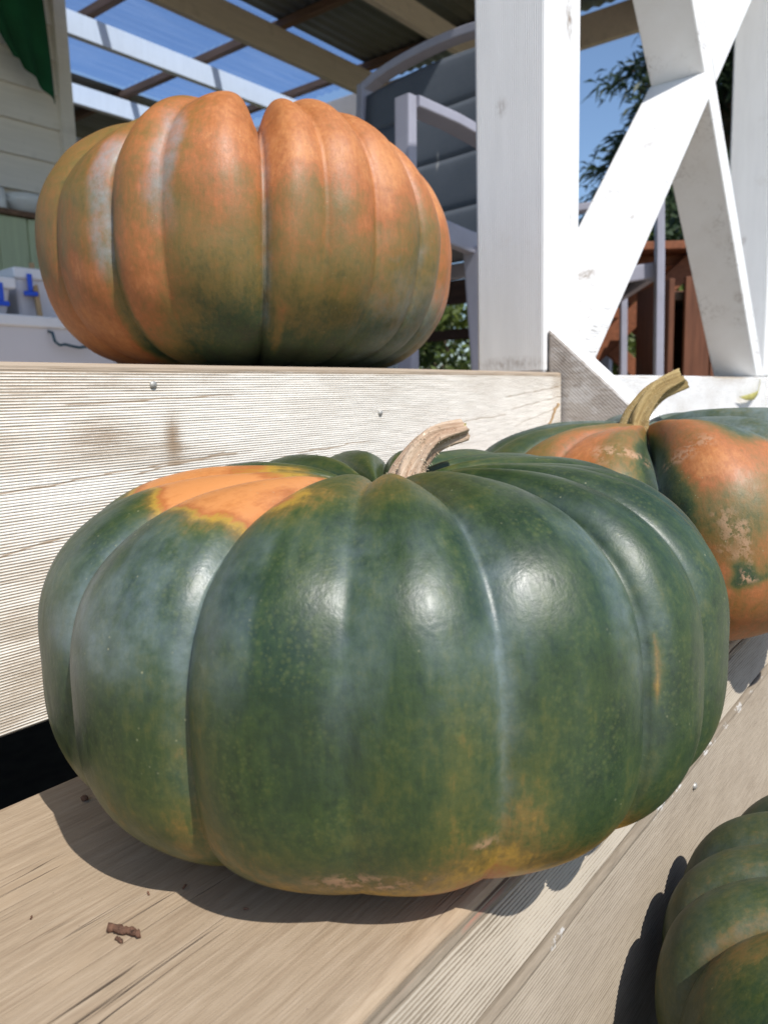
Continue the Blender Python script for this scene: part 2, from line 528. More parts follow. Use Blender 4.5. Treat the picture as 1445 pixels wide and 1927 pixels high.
MAT['tub'] = plain('milky_plastic', (0.62, 0.60, 0.63), 0.4, 0.04, 3)
MAT['lid'] = plain('white_plastic', (0.76, 0.76, 0.79), 0.35, 0.04, 3)
MAT['blue'] = plain('blue_plastic', (0.02, 0.09, 0.62), 0.35, 0.1, 9)
MAT['teal'] = plain('dark_teal_plastic', (0.02, 0.07, 0.10), 0.4, 0.1, 9)
MAT['cloth'] = plain('green_cloth', (0.004, 0.075, 0.028), 0.85, 0.3, 5)
MAT['bark'] = plain('bark', (0.09, 0.065, 0.045), 0.9, 0.4, 14, bump=0.4)
MAT['paper'] = plain('white_paper', (0.78, 0.78, 0.80), 0.8, 0.03, 3)
MAT['stick'] = mat_planks('raw_timber_stick', (0.45, 0.30, 0.16), 0.2, 2)
MAT['twig'] = plain('dry_twig', (0.15, 0.075, 0.045), 0.85, 0.4, 220, bump=0.5)
MAT['cutend'] = plain('pale_cut_fibre', (0.62, 0.52, 0.25), 0.8, 0.25, 300, bump=0.5)
MAT['mug'] = plain('glazed_white', (0.74, 0.76, 0.76), 0.25, 0.05, 8)
MAT['tealp'] = plain('teal_pattern', (0.22, 0.34, 0.38), 0.5, 0.5, 60)
MAT['darkmetal'] = plain('dark_metal', (0.05, 0.05, 0.05), 0.5, 0.2, 9)

# sling fabric: slate with a faint weave and a few pale droppings
def mat_sling():
    m = M('slate_sling_fabric')
    co = m.coord()
    w = m.noise(m.coord(scale=(1, 6, 1)), 120, 2)
    b = m.noise(co, 5, 4)
    col = m.mix(m.rng(b, 0.3, 0.7), (0.060, 0.075, 0.095), (0.085, 0.10, 0.125))
    col = m.mix(m.math('MULTIPLY', w, 0.25), col, (0.16, 0.17, 0.19))
    s = m.voro(m.coord(scale=(9, 9, 2.0)), 1.4)
    s = m.math('MULTIPLY', m.rng(s, 0.05, 0.10, 1.0, 0.0), m.rng(m.noise(co, 40, 3), 0.45, 0.55))
    col = m.mix(m.math('MULTIPLY', s, 0.7), col, (0.55, 0.53, 0.50))
    m.set(color=col, rough=0.6, spec=0.35)
    m.bump(w, 0.2, 0.001)
    return m.mat
MAT['sling'] = mat_sling()

# ------------------------------------------------------------------ ground
ground = mesh_obj('ground', [(-150, -150, -0.56), (250, -150, -0.56), (250, 250, -0.56), (-150, 250, -0.56)], [(0, 1, 2, 3)], MAT['grass'])
tag(ground, 'mown lawn around the porch', None, None, 'structure')

path = mesh_obj('path', [(-4, -5, -0.556), (4, -5, -0.556), (4, -0.60, -0.556), (-4, -0.60, -0.556)], [(0, 1, 2, 3)], plain('pale_bounce_sheet', (0.48, 0.43, 0.36), 0.9, 0.3, 40))  # unseen pale sheet added to bounce warm light onto the porch
dark_bed = mesh_obj('dark_bed', [(-1.5, -0.53, -0.552), (4.9, -0.53, -0.552), (4.9, 6.2, -0.552), (-1.5, 6.2, -0.552)], [(0, 1, 2, 3)], plain('deck_shade_dark', (0.035, 0.028, 0.02), 0.95, 0.4, 30))  # near-black sheet, its colour stands in for shade below the deck
tag(dark_bed, 'dark sheet standing in for the shade under the deck', None, None, 'structure')
tag(path, 'added pale bounce sheet out of view in front of the steps', None, None, 'structure')

# ------------------------------------------------------------------ ribbed boards
def ribbed_board(name, x0, x1, z0, z1, y, thick, mat, pitch=0.00158, depth=0.00027, nx=170, wear=None, stain=None, rib_from=0.0, rib_to=1.0, parent=None):
    """board in the xz plane, ribbed face at y facing -y, ribs along x, eased top edge"""
    H = z1-z0
    nr = int(round(H/pitch))
    prof = []                                   # (z, inset y, rib tone)
    rad = 0.0032
    zs = np.linspace(z0+0.001, z1-rad, nr*4+1)
    for k, z in enumerate(zs):
        ph = (k % 4)/4.0
        t = (0.0, 0.6, 1.0, 0.6)[k % 4]
        u = (z-z0)/H
        live = 1.0 if rib_from <= u <= rib_to else 0.25
        prof.append((z, -depth*live*(t-0.5), t if live == 1 else 0.8))
    for a in (20, 45, 70, 90):
        prof.append((z1-rad+rad*math.sin(R_(a)), rad*(1-math.cos(R_(a))), 0.3))
    prof = [(z0, 0.001, 0.2)] + prof
    P = np.array(prof)
    nz = len(P)
    xs = np.linspace(x0, x1, nx)
    X = np.repeat(xs[:, None], nz, 1); Z = np.repeat(P[None, :, 0], nx, 0); Yi = np.repeat(P[None, :, 1], nx, 0); T = np.repeat(P[None, :, 2], nx, 0)
    pts = np.stack([X.ravel(), Z.ravel(), np.zeros(X.size)], -1)
    wob = (vnoise(pts, (9, 6, 1), 3)-0.5)*0.0010 + (vnoise(pts, (60, 420, 1), 5)-0.5)*0.00035
    wob[Z.ravel() > z1-rad*1.02] += ((vnoise(pts, (35, 1, 1), 9)-0.5)*0.0008)[Z.ravel() > z1-rad*1.02]
    V = np.stack([X.ravel(), y+Yi.ravel()+wob, Z.ravel()+(vnoise(pts, (6, 3, 1), 4)-0.5)*0.0012], -1)
    faces = []
    for i in range(nx-1):
        b = i*nz
        for j in range(nz-1):
            faces.append((b+j, b+nz+j, b+nz+j+1, b+j+1))
    n0 = len(V)
    back = [(x0, y+thick, z0), (x1, y+thick, z0), (x1, y+thick, z1), (x0, y+thick, z1)]
    V = np.concatenate([V, np.array(back)])
    faces.append((n0+1, n0, n0+3, n0+2))
    bot = [i*nz for i in range(nx)]; top = [i*nz+nz-1 for i in range(nx)]
    faces.append(tuple(bot[::-1]+[n0, n0+1]))
    faces.append(tuple(top+[n0+2, n0+3]))
    faces.append(tuple(list(range(nz))+[n0+3, n0]))
    faces.append(tuple(list(range((nx-1)*nz, nx*nz))[::-1]+[n0+1, n0+2]))
    o = mesh_obj(name, V, faces, mat, parent)
    tone = np.zeros((len(V), 3)); tone[:n0, 0] = T.ravel(); tone[n0:, 0] = 0.3
    XX, ZZ = V[:, 0], V[:, 2]
    if wear is not None: tone[:, 1] = wear(XX, ZZ)
    if stain is not None: tone[:, 2] = stain(XX, ZZ)
    set_color_attr(o.data, 'tone', np.clip(tone, 0, 1))
    return o

def gs(x, z, cx, cz, sx, sz):
    return np.exp(-((x-cx)/sx)**2-((z-cz)/sz)**2)

def wear_f(x, z):
    p = np.stack([x, z, x*0], -1)
    w = 0.16*fbm(p, (9, 30, 1), 20, 4)
    w = w + 0.55*sstep(z, -0.0065, -0.0022)
    w = w + 0.30*gs(x, z, 0.19, -0.012, 0.07, 0.012) + 0.34*gs(x, z, 0.245, -0.040, 0.03, 0.012)
    w = w + 0.42*gs(x, z, 0.292, -0.042, 0.006, 0.014) + 0.22*gs(x, z, 0.16, -0.03, 0.03, 0.02)
    w = w + 0.16*sstep(-z, 0.10, 0.17)*sstep(x, 0.40, 0.20)
    w = w + 0.25*sstep(x, 0.795, 0.812)
    w = w - 0.16*sstep(x, 0.34, 0.50)*sstep(-z, 0.012, 0.03)
    w = w + 0.6*crack_f(x, z)
    w = w + 0.16*sstep(fbm(p, (7, 75, 1), 24, 4), 0.50, 0.66)*sstep(-x, -0.55, -0.25)
    return w

CRACKS = [((0.15, -0.069), (0.25, -0.0605), 0.00042), ((0.25, -0.0605), (0.34, -0.0565), 0.00042), ((0.262, -0.063), (0.33, -0.0555), 0.00042), ((0.398, -0.060), (0.482, -0.0565), 0.00042), ((0.15, -0.103), (0.216, -0.092), 0.00042),
          ((0.226, -0.022), (0.34, -0.0185), 0.00042), ((0.70, -0.0255), (0.82, -0.0165), 0.00042), ((0.71, -0.038), (0.823, -0.0275), 0.00042), ((0.72, -0.055), (0.823, -0.0385), 0.00042), ((0.60, -0.048), (0.70, -0.043), 0.00042), ((0.40, -0.082), (0.50, -0.078), 0.00042)]
def crack_f(x, z):
    c = 0*x
    for (xa, za), (xb, zb), w in CRACKS:
        t = (x-xa)/(xb-xa)
        zz = za+(zb-za)*t+(vnoise(np.stack([x, x*0, x*0], -1), 70, 80)-0.5)*0.0016
        c = np.maximum(c, np.exp(-((z-zz)/w)**2)*((t > 0) & (t < 1)))
    return c
def stain_f(x, z):
    return 0.55*crack_f(x, z)+ 0.7*gs(x, z, 0.292, -0.045, 0.006, 0.014) + 0.45*gs(x, z, 0.245, -0.040, 0.025, 0.010) + 0.35*sstep(z, -0.008, -0.003)

fascia = ribbed_board('fascia_board', -0.6, 0.826, -0.19, 0.0, 0.0, 0.045, MAT['fascia'], nx=420, wear=wear_f, stain=stain_f)
tag(fascia, 'worn white ribbed fascia board along the deck edge behind the big green pumpkin', 'board')
def nail(x, z, y, r, parent, d=(0, -1, 0)):
    V, Fc = [], []
    n = 14
    rings = [(r, 0.0006), (r*0.95, -0.0005), (r*0.6, -0.0010), (0.0001, -0.0012)]
    for rr, yy in rings:
        for k in range(n):
            a = 2*math.pi*k/n
            V.append((x+rr*math.cos(a), y+yy, z+rr*math.sin(a)*0.95))
    for i in range(len(rings)-1):
        for k in range(n):
            Fc.append((i*n+k, i*n+(k+1) % n, (i+1)*n+(k+1) % n, (i+1)*n+k))
    return mesh_obj('nail_head', V, Fc, MAT['galv'], parent, True)
nail(0.2800, -0.0118, -0.0004, 0.0024, fascia)
nail(0.494, -0.0352, -0.0004, 0.0024, fascia)

fascia2 = ribbed_board('fascia_board', 0.8815, 2.05, -0.19, -0.001, 0.020, 0.045, MAT['fascia_clean'], nx=60, depth=0.0003,
                       wear=lambda x, z: 0.12*fbm(np.stack([x, z, x*0], -1), (5, 9, 1), 30)-0.1+0.25*gs(x, z, 1.6, -0.004, 0.12, 0.012))
tag(fascia2, 'clean white fascia board under the cross brace right of the stair stringer', 'board')

# ------------------------------------------------------------------ steps
TZ = -0.191
YF = -0.265
YB = -0.0684
SEAM = TZ-0.045
tread = empty('step_tread', (0.3, -0.17, TZ-0.045))
def plank_top(name, x0, x1, y0, y1, z, t, parent, mat, nx=200, ny=60):
    """plank with a slightly cupped top, edges eased; front edge at y0"""
    xs = np.linspace(x0, x1, nx)
    prof = [(y0+0.0005, z-0.0042), (y0+0.0010, z-0.0022), (y0+0.0024, z-0.0007)] + [(yy, z) for yy in np.linspace(y0+0.005, y1-0.002, ny)] + [(y1-0.0006, z-0.0006), (y1, z-0.002), (y1, z-t)]
    P = np.array(prof); n = len(P)
    X = np.repeat(xs[:, None], n, 1).ravel(); Y = np.tile(P[:, 0], nx); Z = np.tile(P[:, 1], nx)
    pt = np.stack([X, Y, X*0], -1)
    Z = Z + (fbm(pt, (6, 22, 1), 40, 3)-0.5)*0.0010*(Y > y0+0.003)
    Y = Y + (Y < y0+0.003)*(vnoise(pt, (45, 1, 1), 44)-0.5)*0.0012
    V = np.stack([X, Y, Z], -1)
    F = [(i*n+j, (i+1)*n+j, (i+1)*n+j+1, i*n+j+1) for i in range(nx-1) for j in range(n-1)]
    F.append(tuple([i*n for i in range(nx)][::-1]+[(i)*n+n-1 for i in range(nx)]))
    F.append(tuple(range(n))); F.append(tuple(range((nx-1)*n, nx*n))[::-1])
    o = mesh_obj(name, V, F, mat, parent, True)
    return o
tp = plank_top('plank', -0.55, 0.8295, YF+0.0012, YB, TZ, 0.044, None, MAT['tread'])
tp.parent = tread; tp.matrix_parent_inverse = tread.matrix_world.inverted()
tread_nose = ribbed_board('ribbed_front_edge', -0.55, 0.8292, SEAM+0.0015, TZ-0.0035, YF, 0.0010, MAT['nosing'], pitch=0.0024, depth=0.00085, nx=220,
                          wear=lambda x, z: 0.10+0.35*fbm(np.stack([x, z, x*0], -1), (14, 60, 1), 50)-0.25*sstep(x, 0.1, 0.3)+0.5*sstep(z, TZ-0.0056, TZ-0.0045),
                          stain=lambda x, z: 0.7*sstep(z, TZ-0.0052, TZ-0.0046)*gs(x, z, 0.20, TZ, 0.035, 1.0)*sstep(vnoise(np.stack([x, z, 0*x], -1), (120, 900, 1), 71), 0.3, 0.7))
tread_nose.parent = tread
bpy.context.view_layer.update()
tp.matrix_parent_inverse = tread.matrix_world.inverted()
tread_nose.matrix_parent_inverse = tread.matrix_world.inverted()
tag(tread, 'weathered upper step plank that the big green pumpkin sits on', 'step')

def riser_wear(x, z):
    p = np.stack([x, z, x*0], -1)
    return 0.10+0.30*fbm(p, (11, 40, 1), 60) + 0.0*z + 0.2*sstep(-z, 0.30, 0.36)
MAT['riser'] = mat_ribbed('grey_ribbed_riser', stain=(0.47, 0.45, 0.42), over=True, paint=(0.335, 0.285, 0.22), wood=(0.18, 0.145, 0.105), wood2=(0.285, 0.235, 0.175))
def riser_flake(x, z):
    p = np.stack([x, z, x*0], -1)
    return sstep(z, SEAM-0.0075, SEAM-0.0045)*(1-sstep(z, SEAM-0.0012, SEAM-0.0004))*(0.05+0.42*sstep(fbm(p, (30, 60, 1), 66), 0.40, 0.65))+0.03*sstep(fbm(p, (25, 50, 1), 69), 0.55, 0.7)
riser = ribbed_board('riser_board', -0.55, 0.829, -0.3715, SEAM-0.0005, YF-0.0016, 0.035, MAT['riser'], pitch=0.0019, depth=0.0006, nx=320, wear=riser_wear, stain=riser_flake)
tag(riser, 'grey ribbed riser board below the upper step, beside the lowest pumpkin', 'board')
nail(0.441, -0.2515, YF-0.0020, 0.0022, riser)

tread2 = box('step_tread', (-0.55, -0.58, -0.415), (0.829, YF-0.003, -0.3725), MAT['tread'], None, 0.004)
tag(tread2, 'lower weathered step plank under the dark green pumpkin at the corner', 'step')
riser2 = box('riser_board', (-0.55, -0.575, -0.555), (0.829, -0.545, -0.4155), MAT['riser'], None, 0.002)
tag(riser2, 'lowest riser board standing on the lawn under the lower step', 'board')
set_color_attr(riser2.data, 'tone', np.tile([0.8, 0.1, 0.0], (len(riser2.data.vertices), 1)))

# stair stringer: slopes down toward the front, inner face ribbed along the slope
def stringer(x0, x1, name):
    yA, zA = 0.0185, 0.051
    sl = 0.90
    yE = -0.62
    pts = [(yA, zA), (yE, zA+(yE-yA)*sl), (yE, -0.555), (-0.45, -0.555), (yA, zA-0.42)]
    bm = bmesh.new()
    a = [bm.verts.new((x0, y, z)) for y, z in pts]
    b = [bm.verts.new((x1, y, z)) for y, z in pts]
    bm.faces.new(a); bm.faces.new(b[::-1])
    for i in range(len(pts)):
        j = (i+1) % len(pts)
        bm.faces.new((a[i], b[i], b[j], a[j]))
    bmesh.ops.bevel(bm, geom=list(bm.edges), offset=0.003, segments=2, affect='EDGES', profile=0.5)
    return bm_obj(name, bm, MAT['stringer'])
def mat_stringer():
    """grey weathered timber with fine ribs along the slope; white paint left on the top edge"""
    m = M('weathered_stringer')
    ang = math.atan(0.90)
    co = m.coord(rot=(-ang, 0, 0))
    sp = m.n('SeparateXYZ'); m.l(co, sp.inputs[0])
    w = m.math('SINE', m.math('MULTIPLY', sp.outputs[2], 2*math.pi/0.0030))
    g = m.noise(m.coord(rot=(-ang, 0, 0), scale=(20, 6, 60)), 5, 6, 0.7)
    d = m.noise(m.coord(), 26, 5, 0.65)
    col = m.ramp(g, [(0.25, (0.31, 0.265, 0.22)), (0.5, (0.47, 0.42, 0.37)), (0.75, (0.60, 0.56, 0.51))])
    col = m.mix(m.math('MULTIPLY', m.rng(w, -1, 1), 0.28), col, (0.26, 0.225, 0.19))
    pal = m.noise(m.coord(scale=(1, 1, 1.3)), 34, 5, 0.7)
    col = m.mix(m.math('MULTIPLY', m.rng(pal, 0.50, 0.60), 0.55), col, (0.66, 0.64, 0.61))
    col = m.mix(m.math('MULTIPLY', m.rng(m.noise(m.coord(), 55, 5, 0.7), 0.58, 0.70), 0.6), col, (0.20, 0.16, 0.13))
    n2 = m.math('ADD', m.rng(m.math('ADD', sp.outputs[2], m.math('MULTIPLY', d, 0.012)), 0.046, 0.052), 0.0, True)
    geo = m.n('NewGeometry'); s2 = m.n('SeparateXYZ'); m.l(geo.outputs['Normal'], s2.inputs[0])
    top = m.rng(m.math('ADD', s2.outputs[2], m.math('MULTIPLY', m.math('SUBTRACT', d, 0.5), 0.9)), 0.32, 0.5)
    col = m.mix(top, col, (0.78, 0.77, 0.75))
    m.set(color=col, rough=0.75, spec=0.2)
    m.bump(m.math('ADD', m.math('MULTIPLY', w, 0.4), g), 0.5, 0.0006)
    return m.mat
MAT['stringer'] = mat_stringer()
st = stringer(0.8305, 0.8745, 'stair_stringer')
tag(st, 'grey weathered stair stringer sloping down from the foot of the near porch post', 'stringer')

# ------------------------------------------------------------------ deck
deck = empty('deck', (1.9, 2.6, -0.03))
tag(deck, 'timber porch deck behind the fascia board', None, None, 'structure')
dk0 = None
yy = 0.0465
i = 0
while yy < 5.9:
    y1 = min(yy+0.138, 5.9)
    if dk0 is None:
        dk0 = box('plank', (-0.6, 0, 0), (4.75, 0.138, 0.028), MAT['deckp'] if 'deckp' in MAT else mat_planks('deck_plank_wood', (0.30, 0.24, 0.18), 0.25, 0), None, 0.003)
        p = dk0
    else:
        p = dk0.copy(); C.objects.link(p)
    p.parent = deck
    p.location = (-1.9, yy-2.6, 0.0)
    yy += 0.143
    i += 1

# ------------------------------------------------------------------ posts, brace, rail
def post(x, y, z0, z1, label, w=0.091):
    o = box('porch_post', (-w/2, -w/2, 0), (w/2, w/2, z1-z0), MAT['white_rib'], None, 0.0045)
    o.location = (x, y, z0)
    return tag(o, label, 'post', 'square white porch posts')
post(0.8275+0.0455, 0.0205+0.0455, -0.0005, 2.0, 'near white porch post standing on the end of the worn fascia board')
post(1.908+0.0455, 0.021+0.0455, 0.0, 2.0, 'far white porch post at the right edge beyond the cross brace')

brace = empty('cross_brace', (1.41, 0.066, 0.0))
tag(brace, 'white diagonal cross brace between the two porch posts', 'brace')
def prism_y(name, quad, y0, y1, mat, parent, bev=0.003):
    bm = bmesh.new()
    a = [bm.verts.new((x, y0, z)) for x, z in quad]
    b = [bm.verts.new((x, y1, z)) for x, z in quad]
    bm.faces.new(a); bm.faces.new(b[::-1])
    for i in range(4):
        j = (i+1) % 4
        bm.faces.new((a[i], b[i], b[j], a[j]))
    bmesh.ops.bevel(bm, geom=list(bm.edges), offset=bev, segments=2, affect='EDGES', profile=0.5)
    o = bm_obj(name, bm, mat, parent)
    bpy.context.view_layer.update()
    if parent: o.matrix_parent_inverse = parent.matrix_world.inverted()
    return o
# member falling to the right (continuous), then the two pieces of the other diagonal
t2 = 0.048
d2 = Vector((0.668, -0.744)); n2 = Vector((0.744, 0.668))
a2 = Vector((1.862, 0.0))
def onl(base, d, x=None, z=None):
    return base + d*((x-base.x)/d.x if x is not None else (z-base.y)/d.y)
L0 = onl(Vector((1.838, 0.0)), d2, z=0.0005); L1 = onl(Vector((1.838, 0.0)), d2, x=0.9195)
r0 = Vector((1.838, 0.0)) + n2*t2
R0_ = onl(r0, d2, x=1.9065); R1_ = onl(r0, d2, x=0.9195)
prism_y('brace_member', [(L0.x, L0.y), (1.9065, 0.0005), (R1_.x, R1_.y), (L1.x, L1.y)], 0.0215, 0.110, MAT['brace'], brace)
d1 = Vector((0.722, 0.692)); n1 = Vector((-0.692, 0.722))
top1 = Vector((1.405, 0.494)); low1 = top1 - n1*0.044
def meet(base, d, base2, dd2):
    # intersection of two 2d lines
    den = d.x*dd2.y-d.y*dd2.x
    w = base2-base
    return base + d*((w.x*dd2.y-w.y*dd2.x)/den)
Lb = Vector((1.838, 0.0)) - n2*0.0008
Rb = r0 + n2*0.0008
q = [meet(low1, d1, Vector((0, 0.0008)), Vector((1, 0))), meet(low1, d1, Lb, d2), meet(top1, d1, Lb, d2), onl(top1, d1, x=0.9195)]
prism_y('brace_member', [(v.x, v.y) for v in q], 0.0205, 0.112, MAT['brace'], brace)
q = [meet(low1, d1, Rb, d2), onl(low1, d1, x=1.9065), onl(top1, d1, x=1.9065), meet(top1, d1, Rb, d2)]
prism_y('brace_member', [(v.x, v.y) for v in q], 0.0205, 0.112, MAT['brace'], brace)
rail = box('top_rail', (0.9195, 0.022, 1.09), (1.9065, 0.111, 1.135), MAT['white'], None, 0.003)
tag(rail, 'white handrail above the cross brace between the porch posts', 'rail')

# ------------------------------------------------------------------ porch roof
roof = empty('porch_roof', (2.4, 2.6, 2.0))
tag(roof, 'lean-to porch roof with clear and dark corrugated sheets on timber rafters', 'roof')
def under(o, parent):
    bpy.context.view_layer.update()
    o.parent = parent
    o.matrix_parent_inverse = parent.matrix_world.inverted()
    return o
XE = 4.62
for y, h, mat in ((0.10, 0.16, 'brownrafter'), (1.2, 0.13, 'brownrafter'), (2.27, 0.13, 'brownrafter'), (3.10, 0.165, 'brownrafter'), (3.75, 0.125, 'rafter'), (4.64, 0.125, 'rafter'), (5.6, 0.125, 'rafter')):
    x0 = -0.6 if y < 3.3 else 2.42
    under(box('rafter', (x0, y-(0.0 if y > 0.2 else 0.07), 2.0), (XE, y+0.045, 2.0+h), MAT[mat], None, 0.003), roof)
for x in (0.2, 1.0, 1.8, 2.78, 3.60, 4.4):
    y1 = 6.0
    under(box('purlin', (x-0.024, -0.05, 2.166), (x+0.024, y1, 2.214), MAT['purlin'], None, 0.003), roof)
under(box('end_beam', (4.625, -0.05, 1.985), (4.67, 6.0, 2.16), MAT['brownrafter'], None, 0.003), roof)
def corrugated(name, x0, x1, y0, y1, z, mat, amp=0.006, pitch=0.076, nx=2):
    n = int((y1-y0)/pitch*8)
    V, F = [], []
    for i in range(n+1):
        y = y0+(y1-y0)*i/n
        zz = z+amp*math.sin(2*math.pi*(y-y0)/pitch)
        for k in range(nx): V.append((x0+(x1-x0)*k/(nx-1), y, zz))
    for i in range(n):
        for k in range(nx-1):
            b = i*nx+k
            F.append((b, b+1, b+nx+1, b+nx))
    o = mesh_obj(name, V, F, mat, None, True)
    md = o.modifiers.new('thick', 'SOLIDIFY'); md.thickness = 0.0012
    return o
under(corrugated('opaque_sheet', -0.7, 4.72, -0.12, 3.125, 2.2235, MAT['iron']), roof)
under(corrugated('opaque_sheet', 2.3, 4.72, 4.72, 6.05, 2.2235, MAT['iron']), roof)
under(corrugated('opaque_sheet', -0.7, 2.355, 3.08, 4.715, 2.2375, MAT['iron']), roof)  # unseen piece added to keep sun off the top of the wall
for (xa, xb) in ((2.36, 3.595), (3.605, 4.66)):
    under(corrugated('clear_sheet', xa, xb, 3.09, 4.715, 2.2375, MAT['clear']), roof)
rp = box('porch_post', (4.627, 3.10, 0.0), (4.715, 3.19, 1.984), MAT['white'], None, 0.004)
tag(rp, 'far white roof post under the corner of the clear roof sheets', 'post')
rp2 = box('porch_post', (4.627, 0.03, 0.0), (4.715, 0.12, 1.984), MAT['white'], None, 0.004)
tag(rp2, 'roof post at the far end of the porch beyond the cross brace', 'post')

# ------------------------------------------------------------------ house wall
wall = empty('house_wall', (1.2, 3.5, 0))
tag(wall, 'pale weatherboard house wall at the back left of the porch', 'wall')
wb0 = None
for k in range(8):
    z = 1.035+k*0.165
    if z > 2.15: break
    if wb0 is None:
        bm = bmesh.new()
        pr = [(3.452, 0.0), (3.476, 0.178), (3.49, 0.178), (3.49, 0.0)]
        a = [bm.verts.new((-0.6, y, zz)) for y, zz in pr]; b = [bm.verts.new((2.335, y, zz)) for y, zz in pr]
        bm.faces.new(a); bm.faces.new(b[::-1])
        for q_ in range(4): bm.faces.new((a[q_], b[q_], b[(q_+1) % 4], a[(q_+1) % 4]))
        wb0 = bm_obj('weatherboard', bm, MAT['wall'])
        w_ = wb0
    else:
        w_ = wb0.copy(); C.objects.link(w_)
    w_.parent = wall
    w_.location = (-1.2, -3.5, z)
def child_box(name, lo, hi, mat, parent, bevel=0.003):
    return under(box(name, lo, hi, mat, None, bevel), parent)
child_box('corner_trim', (2.315, 3.43, 0.0), (2.385, 3.50, 2.32), MAT['wall'], wall)
child_box('core', (-0.6, 3.492, 0.0), (2.33, 3.60, 2.32), MAT['wall'], wall)
child_box('side_wall', (2.30, 3.602, 0.0), (2.36, 6.0, 2.30), MAT['wall'], wall)
child_box('back_wall', (2.362, 5.9, 0.0), (4.7, 6.0, 1.98), MAT['redwood_v'], wall)
# mint cupboard below the wall
cup = empty('mint_cupboard', (1.2, 3.3, 0))
tag(cup, 'chipped mint green painted cupboard against the house wall', 'cupboard')
x = 0.0
k = 0
while x < 2.2:
    child_box('board', (x, 3.205+0.002*(k % 2), 0.03), (x+0.137, 3.225, 0.842), MAT['mint'], cup, 0.004)
    x += 0.14; k += 1
child_box('carcass', (0.0, 3.227, 0.0), (2.24, 3.42, 0.840), MAT['mint'], cup)
child_box('worktop', (-0.02, 3.18, 0.844), (2.27, 3.425, 0.868), MAT['purlin'], cup)

# things on the cupboard
def lathe(name, prof, mat, loc, parent=None, n=24, arc=1.0):
    V, F = [], []
    for r, z in prof:
        for k in range(n): V.append((r*math.cos(2*math.pi*k/n), r*math.sin(2*math.pi*k/n), z))
    for i in range(len(prof)-1):
        for k in range(n): F.append((i*n+k, i*n+(k+1) % n, (i+1)*n+(k+1) % n, (i+1)*n+k))
    F.append(tuple(range(n))[::-1])
    o = mesh_obj(name, V, F, mat, parent, True)
    o.location = loc
    return o
bowl = lathe('mixing_bowl', [(0.03, 0), (0.05, 0.005), (0.085, 0.05), (0.095, 0.085), (0.092, 0.085), (0.08, 0.05), (0.045, 0.01), (0.001, 0.008)], MAT['mug'], (1.985, 3.27, 0.8685))
tag(bowl, 'white bowl on the cupboard beside the orange pumpkin', 'bowl')
cl = lathe('folded_cloth', [(0.048, 0.0), (0.056, 0.006), (0.058, 0.032), (0.046, 0.047), (0.0005, 0.052)], MAT['tealp'], (1.985, 3.27, 0.881))
tag(cl, 'teal patterned cloth bundled in the white bowl', 'cloth')
for k, (jx, hh) in enumerate(((1.86, 0.10), (1.79, 0.12))):
    j = lathe('glass_jar', [(0.03, 0), (0.034, 0.004), (0.034, hh*0.75), (0.026, hh*0.86), (0.027, hh), (0.0005, hh)], MAT['mug'], (jx, 3.26+0.02*k, 0.8685))
    tag(j, ('short' if k == 0 else 'tall')+' pale jar on the mint cupboard', 'jar')
# notice leaning on the cupboard and a stick
pap = box('paper_sheet', (2.045, 3.196, 0.44), (2.215, 3.1985, 0.78), MAT['paper'], None, 0.0005)
pap.rotation_euler = (0, 0, 0)
tag(pap, 'white paper sheet pinned to the mint cupboard', 'paper')

# green cloth hanging from the rafter
V, F = [], []
nu, nv = 15, 15
for iu in range(nu):
    u = iu/(nu-1)
    for iv in range(nv):
        v = iv/(nv-1)
        topx = 1.72+0.47*u; topz = 2.10
        botx = 1.80+0.425*(0.55+0.45*u)+0.0; botz = 1.60-0.16*u**1.2
        xx = topx+(botx-topx)*v; zz = topz+(botz-topz)*v
        V.append((xx, 3.33+0.014*math.sin(u*16+v*3)*(0.35+0.65*v), zz))
for iu in range(nu-1):
    for iv in range(nv-1):
        b = iu*nv+iv
        F.append((b, b+1, b+nv+1, b+nv))
gc = mesh_obj('hanging_cloth', V, F, MAT['cloth'], None, True)
gc.modifiers.new('thick', 'SOLIDIFY').thickness = 0.003
tag(gc, 'dark green cloth hanging against the pale house wall', 'cloth')
hk = box('curtain_rod', (1.70, 3.33, 2.095), (2.21, 3.343, 2.108), MAT['darkmetal'], None, 0.002)
tag(hk, 'thin dark rod holding the green cloth on the wall', 'rod')
brk = under(box('bracket', (1.95, 3.336, 2.098), (1.97, 3.48, 2.106), MAT['darkmetal'], None, 0.001), hk)

